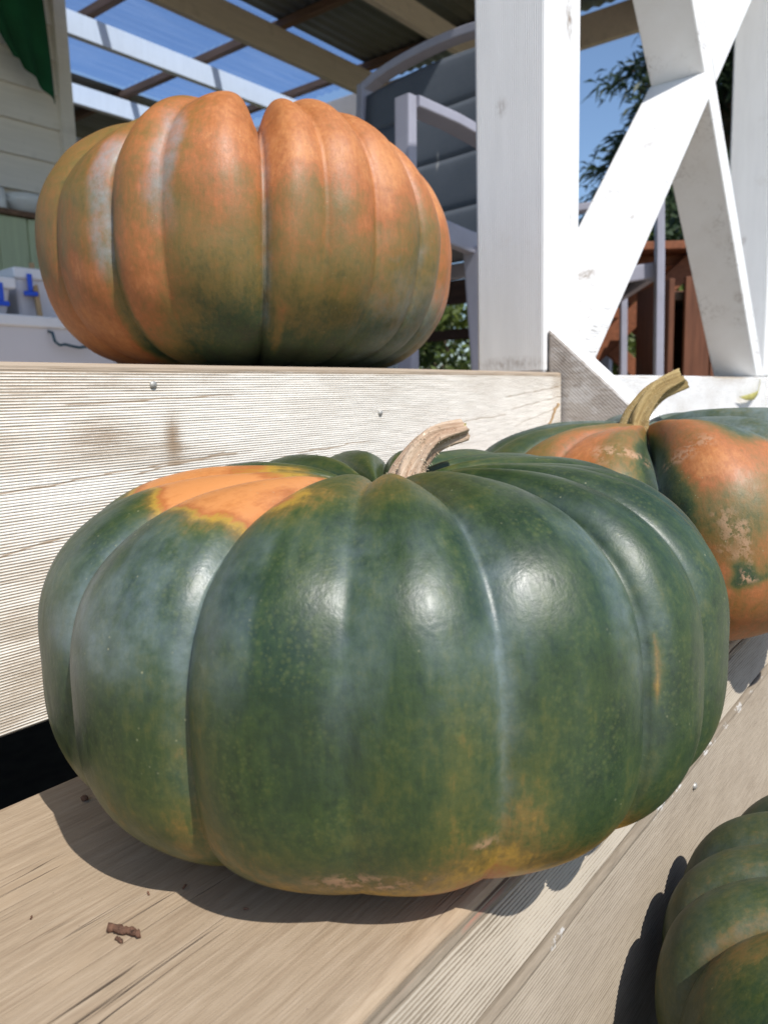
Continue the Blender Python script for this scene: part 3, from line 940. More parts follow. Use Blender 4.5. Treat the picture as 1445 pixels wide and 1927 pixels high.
# ------------------------------------------------------------------ storage tubs
def storage_tub(name, loc, rz, w, d, h, label, clip, handle=False):
    e = empty(name, loc, rz)
    tag(e, label, 'tub', 'plastic storage tubs on the deck')
    bm = bmesh.new()
    r = bmesh.ops.create_cube(bm, size=1)
    for v in bm.verts:
        s = 0.93 if v.co.z < 0 else 1.0
        v.co = Vector((v.co.x*w*s, v.co.y*d*s, (v.co.z+0.5)*h))
    bmesh.ops.bevel(bm, geom=list(bm.edges), offset=0.012, segments=3, affect='EDGES', profile=0.5)
    bm_obj('tub_body', bm, MAT['tub'], e)
    lid = box('lid', (-w/2-0.008, -d/2-0.008, h-0.012), (w/2+0.008, d/2+0.008, h+0.016), MAT['lid'], e, 0.005)
    if clip:
        for sx in (-0.38, 0.38):
            bm = bmesh.new()
            add_box(bm, (sx*w-0.018, -d/2-0.018, h-0.055), (sx*w+0.018, -d/2-0.009, h-0.043), 0.003)
            add_box(bm, (sx*w-0.006, -d/2-0.016, h-0.043), (sx*w+0.006, -d/2-0.0095, h+0.0), 0.002)
            bm_obj('latch', bm, MAT['blue'], e)
    if handle:
        y = -d/2-0.004
        hw = 0.052
        zc = h-0.04
        path = [(-hw, y+0.004, zc), (-hw, y-0.012, zc-0.004), (-hw+0.004, y-0.014, zc-0.03), (-hw+0.016, y-0.015, zc-0.04),
                (-0.02, y-0.016, zc-0.038), (0.0, y-0.016, zc-0.042), (0.02, y-0.016, zc-0.044), (hw-0.014, y-0.015, zc-0.042), (hw-0.003, y-0.014, zc-0.032), (hw, y-0.012, zc-0.004), (hw, y+0.004, zc)]
        tube('handle', path, 0.0033, MAT['teal'], e, 8)
    return e
storage_tub('storage_tub', (0.96, 1.70, 0), R_(2), 0.62, 0.40, 0.185, 'wide milky storage tub with dark teal handle on the deck', False, False)
tub0 = bpy.data.objects['storage_tub']
# its handle sits right of centre
y = -0.20-0.005
hx = 0.145; hw = 0.050; zc = 0.165
tube('handle', [(hx-hw, y+0.008, zc), (hx-hw, y-0.010, zc-0.004), (hx-hw+0.004, y-0.012, zc-0.026), (hx-hw+0.016, y-0.013, zc-0.035), (hx-0.02, y-0.013, zc-0.032),
                (hx, y-0.013, zc-0.036), (hx+0.02, y-0.013, zc-0.039), (hx+hw-0.014, y-0.013, zc-0.036), (hx+hw-0.003, y-0.012, zc-0.038), (hx+hw, y-0.010, zc-0.004), (hx+hw, y+0.008, zc)], 0.0036, MAT['teal'], tub0, 8)
storage_tub('storage_tub', (0.84, 1.70, 0.2015), R_(1), 0.30, 0.34, 0.075, 'flat white tub with blue latches on top at the left edge', True)
storage_tub('storage_tub', (1.155, 1.72, 0.2015), R_(-3), 0.24, 0.30, 0.11, 'white tub with blue latch stacked half behind the orange pumpkin', True)
stk = beam('timber_stick', (1.060, 1.535, 0.196), (1.095, 1.62, 0.345), 0.012, 0.02, MAT['stick'], None, 0.002)
tag(stk, 'thin raw timber stick leaning between the white tubs', 'stick')

# ------------------------------------------------------------------ patio chairs
def make_chair(label):
    e = empty('patio_chair')
    tag(e, label, 'chair', 'grey sling patio chairs on the deck')
    W = 0.285
    A = MAT['alu']
    def upright(s):
        return [(s*W, -0.20, 0.30), (s*W, -0.213, 0.45), (s*W, -0.230, 0.65), (s*W, -0.250, 0.90)]
    for s in (-1, 1):
        # arm and front leg: one bent flat tube
        arm = [(s*(W+0.03), -0.235, 0.515), (s*(W+0.03), -0.14, 0.540), (s*(W+0.03), -0.02, 0.562), (s*(W+0.03), 0.10, 0.575), (s*(W+0.03), 0.235, 0.580)]
        rect_tube('arm', arm, 0.055, 0.024, A, e)
        rect_tube('leg', [(s*(W+0.03), 0.248, 0.590), (s*(W+0.03), 0.253, 0.40), (s*(W+0.03), 0.258, 0.0)], 0.042, 0.026, A, e, up=(0, 1, 0))
        rect_tube('leg', [(s*(W+0.0), -0.02, 0.325), (s*(W+0.005), -0.03, 0.16), (s*(W+0.01), -0.04, 0.0)], 0.05, 0.026, A, e, up=(0, 1, 0))
        rect_tube('seat_rail', [(s*W, -0.24, 0.325), (s*W, 0.0, 0.335), (s*W, 0.245, 0.365)], 0.026, 0.05, A, e)
        rect_tube('back_upright', upright(s), 0.028, 0.05, A, e, up=(0, 1, 0))
    top = []
    for k in range(13):
        t = -1+2*k/12
        top.append((t*W, -0.252-0.02*(1-t*t), 0.893+0.05*(1-t*t)**0.8))
    rect_tube('top_rail', top, 0.05, 0.024, A, e, up=(0, 0, 1))
    rect_tube('front_rail', [(-W, 0.235, 0.352), (W, 0.235, 0.352)], 0.024, 0.04, A, e)
    rect_tube('rear_rail', [(-W, -0.215, 0.315), (W, -0.215, 0.315)], 0.024, 0.04, A, e)
    # padded sling panels of the backrest
    pts = [(0.335, -0.188), (0.475, -0.202), (0.615, -0.216), (0.755, -0.231), (0.895, -0.246)]
    for k in range(4):
        (z0, y0), (z1, y1) = pts[k], pts[k+1]
        V, F = [], []
        n, mm = 13, 9
        for i in range(n):
            u = i/(n-1)
            for j in range(mm):
                v = j/(mm-1)
                zz = z0+(z1-z0)*v
                ww = W-0.016
                xx = -ww+2*ww*u
                topdrop = 0.0
                if k == 3: zz = z0+(z1-z0+0.022*(1-(2*u-1)**2)-0.03)*v
                puff = 0.005*(math.sin(math.pi*min(max(v, 0), 1))**0.35)*(1-abs(2*u-1)**8)
                V.append((xx, y0+(y1-y0)*v+puff-0.012*(1-(2*u-1)**2), zz))
        for i in range(n-1):
            for j in range(mm-1):
                b = i*mm+j
                F.append((b, b+mm, b+mm+1, b+1))
        o = mesh_obj('back_panel', V, F, MAT['sling'], e, True)
        o.modifiers.new('thick', 'SOLIDIFY').thickness = 0.008
    V, F = [], []
    for i in range(9):
        for j in range(9):
            u, v = i/8, j/8
            V.append(((2*u-1)*(W-0.012), -0.20+0.43*v, 0.345+0.025*v-0.02*math.sin(math.pi*u)*math.sin(math.pi*v)))
    for i in range(8):
        for j in range(8):
            b = i*9+j
            F.append((b, b+9, b+10, b+1))
    o = mesh_obj('seat_sling', V, F, MAT['sling'], e, True)
    o.modifiers.new('thick', 'SOLIDIFY').thickness = 0.008
    return e
ch1 = make_chair('grey framed slate sling chair behind the orange pumpkin and near porch post')
# facing: towards the camera and to its left
Fh = Vector((0.78606, 0.61815)); Rh = Vector((0.61815, -0.78606))
def place_chair(o, face, front_near_pt, side):
    f = face.normalized()
    ang = math.atan2(f.y, f.x)-math.pi/2          # local +y -> face
    o.rotation_euler = (0, 0, ang)
    # local point of the front leg top of the given side lands on front_near_pt
    lp = Vector((side*0.315, 0.25))
    c, s = math.cos(ang), math.sin(ang)
    w = Vector((c*lp.x-s*lp.y, s*lp.x+c*lp.y))
    o.location = (front_near_pt[0]-w.x, front_near_pt[1]-w.y, 0.0)
place_chair(ch1, Fh*(-0.72)+Rh*(-0.69), (1.385, 0.615), -1)
ch2 = copy_tree(ch1)
tag(ch2, 'grey framed patio chair seen through the cross brace near the wooden table')
place_chair(ch2, Rh*0.97+Fh*(-0.12), (2.60, 0.50), 1)

# ------------------------------------------------------------------ picnic table and planter beyond the brace
pt = empty('picnic_table', (3.87, 1.16, 0.0))
tag(pt, 'red-brown timber picnic table beyond the cross brace', 'table')
def ch_beam(name, a, b, w, h, mat, parent, up=(0, 0, 1)):
    return under(beam(name, a, b, w, h, MAT[mat], None, 0.004, up), parent)
def tpt(r, f, z):          # table frame -> world: r to the right, f away
    b = Vector((0.0, -0.3896))
    v = b + Rh*r + Fh*f
    return (v.x, v.y, z)
rc, f0, f1 = 1.17, 3.50, 4.5
for k in range(5):
    rr = rc-0.29+0.145*k
    ch_beam('top_plank', tpt(rr, f0, 0.60), tpt(rr, f1, 0.60), 0.138, 0.035, 'redwood', pt)
for rr in (rc-0.52, rc+0.52):
    for q_ in (-0.07, 0.07):
        ch_beam('bench_plank', tpt(rr+q_, f0, 0.37), tpt(rr+q_, f1, 0.37), 0.132, 0.035, 'redwood', pt)
for f in (f0+0.12, f1-0.2):
    ch_beam('cross_bearer', tpt(rc-0.6, f+0.048, 0.330), tpt(rc+0.6, f+0.048, 0.330), 0.04, 0.045, 'redwood', pt)
    ch_beam('top_bearer', tpt(rc-0.31, f+0.048, 0.560), tpt(rc+0.31, f+0.048, 0.560), 0.04, 0.045, 'redwood', pt)
    ch_beam('leg', tpt(rc-0.33, f, 0.02), tpt(rc+0.28, f, 0.575), 0.045, 0.085, 'redwood', pt)
    ch_beam('leg', tpt(rc+0.33, f+0.0935, 0.02), tpt(rc-0.28, f+0.0935, 0.575), 0.045, 0.085, 'redwood', pt)
cup_ = lathe('coffee_mug', [(0.03, 0), (0.036, 0.004), (0.037, 0.085), (0.034, 0.085), (0.033, 0.01), (0.0005, 0.009)], MAT['mug'], tpt(1.16, 3.62, 0.6180))
tag(cup_, 'pale mug on the picnic table seen through the cross brace', 'mug')

pl = empty('planter_box', tpt(1.36, 3.1, 0))
tag(pl, 'red-brown planter box of upright boards behind the cross brace', 'planter')
for k in range(5):
    r0_ = 1.17+0.102*k
    bm = bmesh.new()
    a = Vector(tpt(r0_, 3.05, 0.001)); b = Vector(tpt(r0_+0.098, 3.05, 0.001))
    o = beam('board', a.lerp(b, 0.5), a.lerp(b, 0.5)+Vector((0, 0, 0.40)), 0.098, 0.022, MAT['redwood_v'], None, 0.003, up=(Fh.x, Fh.y, 0))
    under(o, pl)
for (ra, fa, rb, fb) in ((1.128, 3.065, 1.128, 3.45), (1.670, 3.065, 1.670, 3.45), (1.13, 3.46, 1.67, 3.46)):
    o = beam('side_panel', tpt(ra, fa, 0.20), tpt(rb, fb, 0.20), 0.022, 0.398, MAT['redwood_v'], None, 0.003)
    under(o, pl)
o = beam('dark_bed', tpt(1.145, 3.26, 0.335), tpt(1.655, 3.26, 0.335), 0.36, 0.03, MAT['bark'], None, 0.002)
under(o, pl)

# railing at the far end of the porch
rl = empty('deck_railing', (4.68, 2.2, 0))
tag(rl, 'dark timber railing at the far end of the deck behind the chair', 'railing')
MAT['dark_timber'] = mat_planks('dark_brown_timber', (0.07, 0.035, 0.022), 0.3, 1)
child_box('rail', (4.63, 1.45, 0.60), (4.68, 3.098, 0.76), MAT['dark_timber'], rl)
child_box('rail', (4.63, 1.45, 0.36), (4.68, 3.098, 0.43), MAT['dark_timber'], rl)
for y in (1.5, 2.25, 2.98):
    child_box('baluster', (4.682, y, 0.0), (4.73, y+0.07, 0.78), MAT['alu'], rl)

# ------------------------------------------------------------------ trees and shrubs
def leaves(name, centres, dirs, length, width, mat, parent, tone, droop=0.0):
    n = len(centres)
    d = dirs/np.linalg.norm(dirs, axis=1, keepdims=True)
    s = np.cross(d, rng.normal(size=(n, 3)))
    s /= np.linalg.norm(s, axis=1, keepdims=True)+1e-9
    L = (length*(0.7+0.6*rng.random(n)))[:, None]; Wd = (width*(0.7+0.6*rng.random(n)))[:, None]
    up = np.cross(s, d)
    p0 = centres; p1 = centres+d*L*0.5+s*Wd*0.5+up*L*0.04; p2 = centres+d*L-np.array([0, 0, 1])*droop*L; p3 = centres+d*L*0.5-s*Wd*0.5+up*L*0.04
    V = np.stack([p0, p1, p2, p3], 1).reshape(-1, 3)
    F = np.arange(4*n).reshape(-1, 4)
    me = bpy.data.meshes.new(name)
    me.vertices.add(4*n); me.vertices.foreach_set('co', V.astype(np.float32).ravel())
    me.loops.add(4*n); me.loops.foreach_set('vertex_index', F.ravel().astype(np.int32))
    me.polygons.add(n); me.polygons.foreach_set('loop_start', np.arange(0, 4*n, 4, dtype=np.int32))
    me.update(calc_edges=True)
    me.materials.append(mat)
    set_color_attr(me, 'tone', np.repeat(tone, 4)[:, None]*np.ones(3))
    o = bpy.data.objects.new(name, me)
    C.objects.link(o)
    o.parent = parent
    return o
MAT['needle'] = mat_leaf('dark_conifer_leaf', (0.018, 0.036, 0.020), (0.060, 0.090, 0.030))
MAT['leafgreen'] = mat_leaf('garden_leaf', (0.035, 0.065, 0.015), (0.15, 0.19, 0.04))
def conifer(loc, h, rad, label, nb=70, per=170, seed=1, z_low=0.6):
    r = np.random.default_rng(seed)
    e = empty('conifer_tree', loc)
    tag(e, label, 'tree', 'dark trees beyond the porch')
    tube('trunk', [(0, 0, 0), (0.05, 0, h*0.35), (-0.03, 0.04, h*0.7), (0, 0, h)], [0.16, 0.13, 0.08, 0.02], MAT['bark'], e, 10)
    cen, dr = [], []
    VB, FB = [], []
    for k in range(nb):
        t = r.random()**0.8
        z = z_low+(h-z_low)*t
        az = r.random()*2*math.pi
        Lb = rad*(1-0.72*t)*(0.55+0.6*r.random())+0.2
        rise = 0.35*r.random()
        path = []
        for s in np.linspace(0, 1, 6):
            path.append(((math.cos(az)*Lb*s), math.sin(az)*Lb*s, z+Lb*(rise*s-0.42*s*s)))
        v, f = tube_mesh(path, [0.03*(1-0.8*s) for s in np.linspace(0, 1, 6)], 5)
        o_ = len(VB); VB += v; FB += [tuple(i_+o_ for i_ in q_) for q_ in f]
        P_ = np.array(path)
        s = 0.15+0.85*r.random(per)**0.8
        idx = s*5; i0 = np.clip(idx.astype(int), 0, 4); fr = (idx-i0)[:, None]
        c = P_[i0]*(1-fr)+P_[i0+1]*fr
        c = c + r.normal(size=(per, 3))*np.array([0.10, 0.10, 0.06])*(0.5+Lb*0.3)
        d_ = np.stack([np.full(per, math.cos(az)), np.full(per, math.sin(az)), np.full(per, -0.25)], -1)+r.normal(size=(per, 3))*0.65
        cen.append(c); dr.append(d_)
    mesh_obj('limbs', VB, FB, MAT['bark'], e, True)
    cen = np.concatenate(cen); dr = np.concatenate(dr)
    leaves('crown', cen, dr, 0.17, 0.035, MAT['needle'], e, np.clip(0.1+0.8*fbm(cen, 1.6, 70)*r.random(len(cen))*1.3, 0, 1), 0.25)
    return e
conifer((10.7, 2.38, -0.56), 5.5, 3.0, 'tall dark feathery tree seen through the cross brace', nb=120, per=230, seed=3)
conifer((13.5, 0.7, -0.56), 7.2, 3.0, 'second dark feathery tree further right behind the far porch post', nb=110, per=200, seed=5)
def shrub(loc, rx, rz, label, n=5200, seed=0, mat='leafgreen', size=0.085):
    r = np.random.default_rng(seed+40)
    e = empty('garden_shrub', loc)
    tag(e, label, 'shrub', 'garden shrubs behind the porch')
    VB, FB = [], []
    for k in range(9):
        az = r.random()*6.28; ln = rx*(0.5+0.4*r.random())
        path = [(0, 0, 0), (math.cos(az)*ln*0.4, math.sin(az)*ln*0.4, rz*0.7), (math.cos(az)*ln, math.sin(az)*ln, rz*(1.2+0.6*r.random()))]
        v, f = tube_mesh(path, [0.03, 0.02, 0.006], 5)
        o_ = len(VB); VB += v; FB += [tuple(i_+o_ for i_ in q_) for q_ in f]
    mesh_obj('stems', VB, FB, MAT['bark'], e, True)
    nc = 60
    cc = r.normal(size=(nc, 3)); cc /= np.linalg.norm(cc, axis=1, keepdims=True)
    cc = cc*np.array([rx, rx, rz])*(0.55+0.45*r.random((nc, 1)))+np.array([0, 0, rz])
    idx = r.integers(0, nc, n)
    c = cc[idx]+r.normal(size=(n, 3))*np.array([rx, rx, rz])*0.13
    c[:, 2] = np.maximum(c[:, 2], 0.03)
    d_ = r.normal(size=(n, 3))+np.array([0, 0, 0.3])
    ctone = r.random(nc)
    leaves('crown', c, d_, size, size*0.5, MAT[mat], e, np.clip(0.55*ctone[idx]+0.5*r.random(n), 0, 1), 0.1)
    return e
shrub((6.1, 3.3, -0.56), 0.85, 0.75, 'sunlit leafy shrub behind the railing and patio chair', seed=1)
shrub((6.7, 1.9, -0.56), 0.9, 0.85, 'leafy shrub behind the far end of the deck', seed=2)
shrub((7.2, 4.9, -0.56), 1.0, 0.9, 'leafy shrub hidden behind the orange pumpkin', n=4000, seed=4)
shrub((7.6, 0.7, -0.56), 1.0, 1.05, 'dark leafy shrub behind the picnic table', n=5200, seed=3, mat='needle', size=0.10)
shrub((8.2, 1.9, -0.56), 1.0, 1.25, 'tall dark shrub behind the picnic table bench', n=5200, seed=6, mat='needle', size=0.10)
shrub((17.5, 7.3, -0.56), 2.6, 1.55, 'distant green shrub low on the horizon beside the near post', n=5000, seed=7, size=0.22)
shrub((22.0, 6.0, -0.56), 3.2, 1.6, 'farthest green shrub low beyond the trees', n=5000, seed=8, size=0.25)

# ------------------------------------------------------------------ pumpkins
def ang_d(a, b):
    return (a-b+180) % 360-180

def pumpkin_geo(R, Hz, n, tx, ty, creases, rho0=0.36, nphi=540, nt=200, seed=0, lump=0.02, taper=(), n_low=None):
    """returns verts (about the centre), faces, phi (deg), a (-1..1), crease (0..1). creases: (azimuth, depth, power)"""
    phi = np.linspace(0, 360, nphi, endpoint=False)
    cr = sorted(creases)
    az = np.array([c[0] for c in cr]); dp = np.array([c[1] for c in cr]); pw = np.array([c[2] if len(c) > 2 else 0.62 for c in cr])
    azx = np.concatenate([az, [az[0]+360]]); dpx = np.concatenate([dp, [dp[0]]]); pwx = np.concatenate([pw, [pw[0]]])
    ph2 = np.where(phi < az[0], phi+360, phi)
    k = np.clip(np.searchsorted(azx, ph2, side='right')-1, 0, len(az)-1)
    u = (ph2-azx[k])/(azx[k+1]-azx[k])
    dd = np.where(u < 0.5, dpx[k], dpx[k+1]); pp = np.where(u < 0.5, pwx[k], pwx[k+1])
    gap = azx[k+1]-azx[k]
    dep = dd*(1-np.sin(math.pi*u)**pp)
    crest = np.random.default_rng(seed).normal(size=len(az))*0.010
    dep = dep - crest[k]*np.sin(math.pi*u)
    amax = math.pi-math.acos(rho0/(1-rho0))
    aa = np.linspace(-1, 1, nt)
    A, PHI = np.meshgrid(aa, phi, indexing='ij')
    DEP = np.repeat(dep[None, :], nt, 0)
    ang = A*amax
    c, s = np.cos(ang), np.sin(ang)
    q = 2/np.where(A < 0, n_low or n, n)
    fade = 1-sstep(np.abs(A), 0.80, 1.0)
    top = (1+0.35*sstep(A, 0.1, 0.7))*(1-0.60*sstep(-A, 0.0, 0.40))
    m = 1-DEP*fade*top
    for tp_, tw_, ta_ in taper:
        m = m*(1-ta_*np.exp(-(ang_d(PHI, tp_)/tw_)**2)*sstep(A, -0.05, 0.45)*fade)
    # the whole pumpkin is a little lopsided
    pr = np.radians(PHI)
    lop = 1+lump*(np.sin(pr*2+seed*1.7)*0.6+np.sin(pr*3+seed*2.9)*0.5)*fade
    ro = R*(rho0+(1-rho0)*np.sign(c)*np.abs(c)**q*m*lop)
    z = Hz*np.sign(s)*np.abs(s)**q*m*(1+0.5*lump*np.sin(pr*2+seed)*fade)
    ro = np.maximum(ro, 0)
    V = np.stack([ro*np.cos(pr), ro*np.sin(pr), z], -1).reshape(-1, 3)
    V = V + (fbm(V, 14, 90+seed, 3)-0.5)[:, None]*V/np.linalg.norm(V, axis=1, keepdims=True)*R*0.035*fade.reshape(-1, 1)
    ct, st_ = math.cos(tx), math.sin(tx)
    V = V@np.array([[1, 0, 0], [0, ct, -st_], [0, st_, ct]]).T
    ct, st_ = math.cos(ty), math.sin(ty)
    V = V@np.array([[ct, 0, st_], [0, 1, 0], [-st_, 0, ct]]).T
    F = []
    for i in range(nt-1):
        b = i*nphi
        F += [(b+j, b+(j+1) % nphi, b+nphi+(j+1) % nphi, b+nphi+j) for j in range(nphi)]
    near = np.min(np.abs(ang_d(phi[:, None], az[None, :])), 1)
    cre = np.exp(-(near/2.6)**2)*np.clip(np.array([dp[np.argmin(np.abs(ang_d(p, az)))] for p in phi])/0.10, 0.25, 1)
    CRE = np.repeat(cre[None, :], nt, 0)
    return V, F, PHI.ravel(), A.ravel(), CRE.ravel()

def patch(phi, a, p0, p1, a0, a1, sp, sa):
    mid = (p0+p1)/2; half = (p1-p0)/2
    dphi = np.abs(ang_d(phi, mid))
    return sstep(-dphi, -half-sp, -half+sp)*sstep(a, a0-sa, a0+sa)*(1-sstep(a, a1-sa, a1+sa))

def make_pumpkin(loc_xy, floor, R, Hz, n, tx, ty, creases, tone_fn, mat, label, seed, lump=0.02, rho0=0.36, taper=(), n_low=None):
    V, F, phi, a, cre = pumpkin_geo(R, Hz, n, tx, ty, creases, rho0=rho0, seed=seed, lump=lump, taper=taper, n_low=n_low)
    zmin = V[:, 2].min()
    e = empty('pumpkin', (loc_xy[0], loc_xy[1], floor))
    tag(e, label, 'pumpkin', 'large ribbed pumpkins on the porch steps')
    V = V-np.array([0, 0, zmin])
    me = bpy.data.meshes.new('skin')
    nv = len(V); F = np.array(F, np.int32); nf = len(F)
    me.vertices.add(nv); me.vertices.foreach_set('co', V.astype(np.float32).ravel())
    me.loops.add(nf*4); me.loops.foreach_set('vertex_index', F.ravel())
    me.polygons.add(nf); me.polygons.foreach_set('loop_start', np.arange(0, nf*4, 4, dtype=np.int32))
    me.update(calc_edges=True)
    me.polygons.foreach_set('use_smooth', np.ones(nf, bool))
    uvl = me.uv_layers.new(name='UVMap')
    uv = np.stack([phi/360, (a+1)/2], -1)[F.ravel()]
    uv = uv.reshape(nf, 4, 2)
    wrap = (uv[:, :, 0].max(1)-uv[:, :, 0].min(1)) > 0.5
    uv[wrap, :, 0] = np.where(uv[wrap, :, 0] < 0.5, uv[wrap, :, 0]+1, uv[wrap, :, 0])
    uvl.data.foreach_set('uv', uv.astype(np.float32).ravel())
    N = fbm(V, 22, 120+seed, 4)
    set_color_attr(me, 'tone', np.clip(tone_fn(phi, a, cre, N, V), 0, 1))
    me.materials.append(mat)
    o = bpy.data.objects.new('skin', me)
    C.objects.link(o); o.parent = e
    pole = V.reshape(-1, 540, 3)[-1].mean(0)
    return e, Vector(pole)

def make_stem(parent, base, path, radii, mat, ridges=5, depth=0.16, seed=0, nseg=60, hairs=None):
    """ridged, curved stalk with a flared foot and a torn end; path is relative to base"""
    P = [Vector(base)+Vector(p) for p in path]
    # resample smoothly
    pts, rr = [], []
    n = 44
    m = len(P)-1
    for i in range(n):
        t = i/(n-1)*m
        k = min(int(t), m-1); f = t-k
        p0, p1, p2, p3 = P[max(k-1, 0)], P[k], P[k+1], P[min(k+2, m)]
        pts.append(0.5*((2*p1)+(p2-p0)*f+(2*p0-5*p1+4*p2-p3)*f*f+(3*p1-p0-3*p2+p3)*f**3))
        rr.append(radii[k]*(1-f)+radii[k+1]*f)
    V, F = [], []
    prev = None
    r_ = random.Random(seed)
    jag = [r_.random() for _ in range(nseg)]
    frames = []
    for i, p in enumerate(pts):
        t = (pts[min(i+1, n-1)]-pts[max(i-1, 0)]).normalized()
        s = Vector((0.3, 0.9, 0.1)) if prev is None else prev
        s = (s-t*s.dot(t)).normalized(); prev = s
        u = t.cross(s)
        for k in range(nseg):
            a_ = 2*math.pi*k/nseg
            w = 1+depth*math.cos(ridges*a_+0.15*i)+0.05*math.cos(13*a_+0.2*i)
            q_ = p+(s*math.cos(a_)+u*math.sin(a_))*rr[i]*w
            if i >= n-2: q_ += t*(jag[k]*0.5+0.5*math.sin(a_*2+seed))*rr[-1]*0.45*(i-n+3)*0.5
            V.append(q_)
    for i in range(n-1):
        for k in range(nseg):
            F.append((i*nseg+k, i*nseg+(k+1) % nseg, (i+1)*nseg+(k+1) % nseg, (i+1)*nseg+k))
    o = mesh_obj('stem', V, F, mat, parent, True)
    uvl = o.data.uv_layers.new(name='UVMap')
    uv = []
    for f in o.data.polygons:
        ks = [v % nseg for v in f.vertices]; is_ = [v//nseg for v in f.vertices]
        if max(ks)-min(ks) > nseg/2: ks = [k+nseg if k < nseg/2 else k for k in ks]
        for k, i in zip(ks, is_): uv += [k/nseg, i/n]
    uvl.data.foreach_set('uv', uv)
    # torn pale end
    t = (pts[-1]-pts[-2]).normalized()
    Vc = [Vector(v) for v in V[-nseg:]]
    inner = []
    cen = pts[-1]-t*rr[-1]*0.25
    V2 = Vc + [cen.lerp(v, 0.55)-t*rr[-1]*(0.15+0.5*r_.random()) for v in Vc] + [cen-t*rr[-1]*0.2]
    F2 = [(k, (k+1) % nseg, nseg+(k+1) % nseg, nseg+k) for k in range(nseg)] + [(nseg+k, nseg+(k+1) % nseg, 2*nseg) for k in range(nseg)]
    mesh_obj('cut_end', V2, F2, MAT['cutend'], o)
    # dry prickles on the stalk
    if hairs:
        HV, HF = [], []
        for _ in range(hairs):
            i = r_.randrange(3, n-3); k = r_.randrange(nseg)
            v = Vector(V[i*nseg+k]); nrm = (v-pts[i]).normalized()
            tt = (pts[i+1]-pts[i]).normalized(); sd = nrm.cross(tt)
            ln = 0.0009*(0.6+r_.random())
            b_ = len(HV)
            w_ = 0.00018
            HV += [v+tt*w_, v-tt*w_*0.5+sd*w_, v-tt*w_*0.5-sd*w_, v+nrm*ln+tt*ln*(r_.random()-0.3)]
            HF += [(b_, b_+1, b_+3), (b_+1, b_+2, b_+3), (b_+2, b_, b_+3)]
        h = mesh_obj('prickles', HV, HF, MAT['prickle'], o)
        h['kind'] = 'stuff'
    return o
MAT['prickle'] = plain('pale_prickle', (0.62, 0.52, 0.36), 0.7, 0.1, 50)

# --- big green pumpkin on the upper step
def tone1(phi, a, cre, N, V):
    nz = (N-0.5)
    r = 0.09+0*phi
    p_ = patch(phi+nz*40, a+nz*0.16-(np.clip(ang_d(phi, 150), -40, 45))*0.0002, 118, 194, 0.47, 0.675, 6, 0.065)
    r = r+0.92*p_
    r = r+0.30*patch(phi+nz*30, a+nz*0.16, 105, 203, 0.405, 0.80, 8, 0.06)
    r = r+0.42*patch(phi+nz*60, a+nz*0.4, 224, 262, -0.70, -0.22, 14, 0.11)
    r = r+0.24*patch(phi+nz*60, a+nz*0.4, 196, 230, -0.70, -0.26, 12, 0.09)
    r = r+0.17*patch(phi, a+nz*0.5, 140, 310, -0.8, -0.10, 14, 0.16)
    r = r+0.17*patch(phi+nz*40, a+nz*0.4, 234, 244, -0.12, -0.01, 5, 0.06)
    r = r+0.20*patch(phi, a+nz*0.2, 207, 232, 0.47, 0.75, 8, 0.06)
    r = r+0.13*patch(phi, a+nz*0.3, 188, 198, -0.25, 0.10, 3, 0.08)
    r = r+0.45*patch(phi, a, 257.0, 257.9, -0.01, 0.10, 0.5, 0.02)
    r = r+0.10*sstep(a, 0.55, 0.75)
    r = r+0.10*(fbm(np.stack([phi*0.28, a*3.0, a*0], -1), 1.0, 150, 3)-0.5)
    bl = 0.02+0.18*cre*sstep(a, -0.3, 0.1)+0.20*sstep(a, -0.02, 0.14)*(1-sstep(a, 0.34, 0.50))*sstep(fbm(np.stack([phi*0.20, a*2.2, a*0], -1), 1.0, 180, 3), 0.35, 0.62)+0.28*np.exp(-(ang_d(phi, 232.0)/1.0)**2)*sstep(a, -0.16, -0.06)*(1-sstep(a, 0.40, 0.5))  # bloom in creases and seam, plus bluish sky sheen painted on upper lobes
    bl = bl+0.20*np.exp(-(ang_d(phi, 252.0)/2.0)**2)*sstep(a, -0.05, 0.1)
    bl = bl+0.26*patch(phi+nz*30, a+nz*0.3, 168, 199, 0.10, 0.42, 6, 0.08)*sstep(N, 0.35, 0.65)  # more of the painted bluish sheen, on the left lobes
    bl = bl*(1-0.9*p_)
    sc = 0.9*patch(phi+nz*30, a+nz*0.1, 209, 222, -0.28, -0.22, 4, 0.02)+0.7*patch(phi+nz*20, a, 226, 230, -0.17, -0.14, 1.5, 0.012)
    return np.stack([r, bl, sc], -1)
cr1 = [(14, .08), (36, .09), (60, .07), (84, .09), (108, .08), (134, .10), (166, .13, .5), (192.5, .15, .45), (214, .034, .9), (232, .066, .7), (256.0, .125, .48), (272, .065, .6), (289, .09), (309, .10), (332, .08), (352, .07)]
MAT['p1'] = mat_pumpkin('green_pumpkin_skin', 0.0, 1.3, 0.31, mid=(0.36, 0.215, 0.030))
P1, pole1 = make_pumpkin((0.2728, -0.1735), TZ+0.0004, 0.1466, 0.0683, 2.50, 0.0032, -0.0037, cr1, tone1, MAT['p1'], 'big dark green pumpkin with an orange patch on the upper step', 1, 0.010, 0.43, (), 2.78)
def cv(r, u, f=0.0):      # camera-facing offset (metres) expressed in world axes
    v = Rh*r+Fh*f
    return Vector((v.x, v.y, u))
MAT['stem1'] = mat_stem('pinkish_dry_stem', (0.29, 0.165, 0.10), (0.49, 0.345, 0.235), (0.65, 0.52, 0.385))
